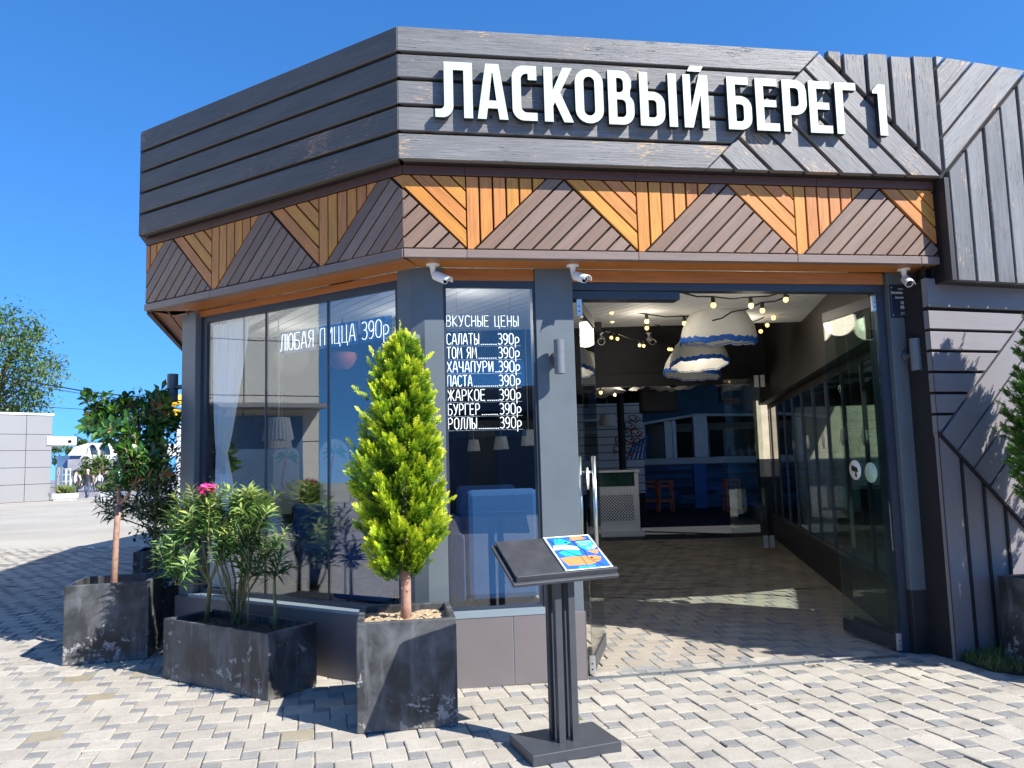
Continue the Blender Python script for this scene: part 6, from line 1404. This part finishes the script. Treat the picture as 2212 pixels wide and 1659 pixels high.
# pale hall with vaulted roofs
YV = 88.; vt = thing('vaulted_hall', D(200, 1050, YV), 'white building with vaulted shell roofs beyond the promenade', 'building')
def vault(x0, x1, yb, yt, Y, dp, m, name):
    a, b = D(x0, yb, Y), D(x1, yb, Y); h_ = D((x0 + x1) / 2, yt, Y).z - a.z; mb = MB(); N_ = 18; cx, r = (a.x + b.x) / 2, (b.x - a.x) / 2
    o_ = [mb.vert((cx - r * cos(pi * k / N_), Y, a.z + h_ * sin(pi * k / N_))) for k in range(N_ + 1)]; q_ = [mb.vert((cx - r * cos(pi * k / N_), Y + dp, a.z + h_ * sin(pi * k / N_))) for k in range(N_ + 1)]
    i_ = [mb.vert((cx - r * .9 * cos(pi * k / N_), Y, a.z + h_ * .88 * sin(pi * k / N_))) for k in range(N_ + 1)]
    for k in range(N_): mb.face([o_[k], o_[k + 1], q_[k + 1], q_[k]], 0, None, True); mb.face([o_[k], o_[k + 1], i_[k + 1], i_[k]])
    mb.build(name, m, vt); mb = MB(); mb.face([mb.vert((cx - r * .9 * cos(pi * k / N_), Y + .6, a.z + h_ * .88 * sin(pi * k / N_))) for k in range(N_ + 1)]); mb.build('glazing', M['vglass'], vt)
M['vglass'] = plain('blue_glazing', (.10, .17, .28), .2, .3, .4, 0)
vault(186, 212, 985, 957, YV, 20, M['white'], 'roof_shell'); vault(209, 240, 985, 953, YV, 20, M['white'], 'roof_shell'); vault(168, 200, 1008, 982, YV - 6, 5, M['white'], 'awning')
a, b = D(110, 1050, YV), D(262, 1050, YV); z1_ = D(180, 983, YV).z; mb = MB(); mb.box(((a.x + b.x) / 2, YV + 6, 0), b.x - a.x, 10, z1_); mb.build('wall', M['vglass'], vt)
a, b = D(148, 970, YV), D(190, 956, YV); mb = MB(); mb.prism([D(146, 984, YV), D(191, 984, YV), D(191, 957, YV), D(160, 966, YV)], (0, 14, 0)); mb.build('roof_shell', M['white'], vt)
mb = MB(); a, b = D(152, 1020, 76), D(196, 1020, 76); mb.box(((a.x + b.x) / 2, 78, D(170, 1016, 76).z), b.x - a.x, 5, 1.1); mb.box(((a.x + b.x) / 2, 79, 0), b.x - a.x, 3, 2.0)
tag(mb.build('market_stall', plain('grey_stall', (.35, .34, .36), .6, .3, .6, 0)), 'flat-roofed grey stall in front of the vaulted hall', 'stall')
def crown_tree(name, c, rx, ry, rz, n, label, cat, mat, L, trunk=None, clumps=26, seed=1, group=None):
    random.seed(seed); c = Vector(c); t_ = thing(name, (c.x, c.y, 0), label, cat, group); lv = MB(); st = MB()
    if trunk: st.tube([Vector((c.x, c.y, 0)), Vector((c.x + .1, c.y, c.z * .5)), Vector((c.x, c.y, c.z))], [trunk, trunk * .8, trunk * .4], 8)
    for k in range(clumps):
        u_ = Vector((U(-1, 1), U(-1, 1), U(-1, 1)))
        while u_.length > 1: u_ = Vector((U(-1, 1), U(-1, 1), U(-1, 1)))
        u_ = u_.normalized() * (u_.length ** .45); q = c + Vector((u_.x * rx, u_.y * ry, u_.z * rz)); rr = U(.22, .42) * min(rx, rz); tp = U(.1, .8)
        if trunk: st.tube([Vector((c.x, c.y, c.z - rz * .5)), c.lerp(q, .6), q], [trunk * .35, trunk * .2, trunk * .06], 5)
        for j in range(n // clumps):
            d = Vector((random.gauss(0, 1), random.gauss(0, 1), random.gauss(0, 1))); p = q + d * rr * .5
            lv.leaf(p, Vector((U(-1, 1), U(-1, 1), U(-1, .6))), Vector((U(-.4, .4), U(-.4, .4), 1)), L * U(.7, 1.3), L * .5, .1, .2, R(), tp * .6 + R() * .4)
    if st.f: st.build('trunk', M['bark'], t_)
    lv.build('crown', mat, t_); return t_
a = D(10, 800, 56); crown_tree('tree', (a.x - 1.2, 56, a.z - .4), 4.4, 4, 5.2, 11000, 'sunlit leafy tree behind the grey kiosk', 'tree', M['tree'], .34, .3, 60, 3)
a = D(224, 1022, 68); crown_tree('bush', (a.x, 68, a.z), 2.1, 2, 1.5, 4200, 'round green bush behind the walking people', 'bush', M['tree'], .24, .15, 40, 4)
a = D(262, 1035, 66); crown_tree('bush', (a.x, 66, a.z), 1.6, 2, 1.2, 2000, 'low bush farther right behind the slim tree', 'bush', M['tree'], .24, .12, 24, 6)
a = D(165, 958, 130); crown_tree('distant_trees', (a.x, 130, a.z - 1.5), 6, 3, 2.2, 1500, 'distant tree tops showing above the vaulted hall', 'trees', M['tree'], .6, None, 20, 7)
random.seed(9)
YS = 40.; a, b = D(372, 1000, YS), D(420, 1000, YS); z1_ = D(380, 918, YS).z; mb = MB(); mb.box(((a.x + b.x) / 2 + 1, YS + 2, 0), b.x - a.x + 2, 3, z1_); tag(mb.build('pale_building', M['white']), 'plain white building glimpsed between the dark shrub and the grey column', 'building')
t_ = thing('water_slide', D(378, 900, 42), 'yellow and blue water slide glimpsed beside the grey column', 'slide')
mb = MB(); mb.tube([D(352, 885, 44), D(372, 868, 44), D(395, 862, 44)], .3, 10); mb.tube([D(362, 905, 44), D(380, 896, 44), D(398, 900, 44)], .35, 10); mb.build('chute', plain('yellow_plastic', (.80, .48, .02), .4, .05, 3, 0), t_)
mb = MB(); mb.tube([D(362, 893, 45), D(380, 884, 45), D(400, 880, 45)], .4, 10); mb.tube([D(385, 1000, 45), D(385, 870, 45)], .12, 8); mb.build('chute', plain('blue_plastic', (.03, .20, .50), .4, .05, 3, 0), t_)
for k, (pts, r, lab) in enumerate((([(0, 812), (68, 825), (193, 847), (357, 863), (500, 872)], .030, 'thick black cable sagging across the sky on the left'), ([(0, 822), (86, 836), (220, 857), (357, 873), (500, 881)], .016, 'thin cable just below the thick one'), ([(0, 874), (180, 884), (300, 889), (500, 895)], .014, 'thin cable lowest in the sky, passing the kiosk roof'))):
    mb = MB(); mb.tube([D(x, y, 36 + k) for x, y in pts], r, 6); tag(mb.build('cable', M['cable']), lab, 'cable')
# buildings on the near side of the square (they show as reflections in the glass)
ob = thing('shop_pavilion', (-17, 9, 0), 'pale panelled pavilion across the square, mirrored in the side window', 'building'); OF = Fr((-14, 17.5), -90, -1)
OF.n = Vector((1, 0, 0)); mb = MB()
for i in range(8):
    for j in range(5): plank(mb, OF, [(i * 1.75 + .012, [0, 1.1, 2.2, 3.3, 4.6][j]), (i * 1.75 + 1.738, [0, 1.1, 2.2, 3.3, 4.6][j]), (i * 1.75 + 1.738, [1.08, 2.18, 3.28, 4.58, 6.4][j]), (i * 1.75 + .012, [1.08, 2.18, 3.28, 4.58, 6.4][j])], 0, .04, 0, 0, .006)
mb.build('cladding', plain('cream_panel', (.62, .60, .53), .5, .04, .5, 0), ob)
mb = MB(); mb.slab(OF, 0, 14, 0, 6.4, -5, -.03); mb.build('backing', M['blackm'], ob)
mb = MB(); mb.slab(OF, 9.0, 14.0, 2.95, 3.05, 0, .9); mb.build('awning', M['kiosk'], ob)
mb = MB(); mb.slab(OF, 9.2, 13.6, .1, 2.8, .0, .03); mb.build('shop_window', M['vglass'], ob)
ob = thing('shop_row', (3, -15, 0), 'low shaded shop row behind the viewer', 'building'); mb = MB(); mb.box((4, -16, 0), 34, 4, 4.2); mb.build('wall', plain('shaded_wall', (.30, .27, .24), .8, .2, .5, 0), ob)
mb = MB()
for k in range(9): mb.box((-10 + k * 3.4, -13.98, .4), 2.4, .06, 2.3)
mb.build('window', M['vglass'], ob); mb = MB(); mb.box((4, -13.2, 3.0), 34, 1.8, .2); mb.build('awning', M['darkbrown'], ob)
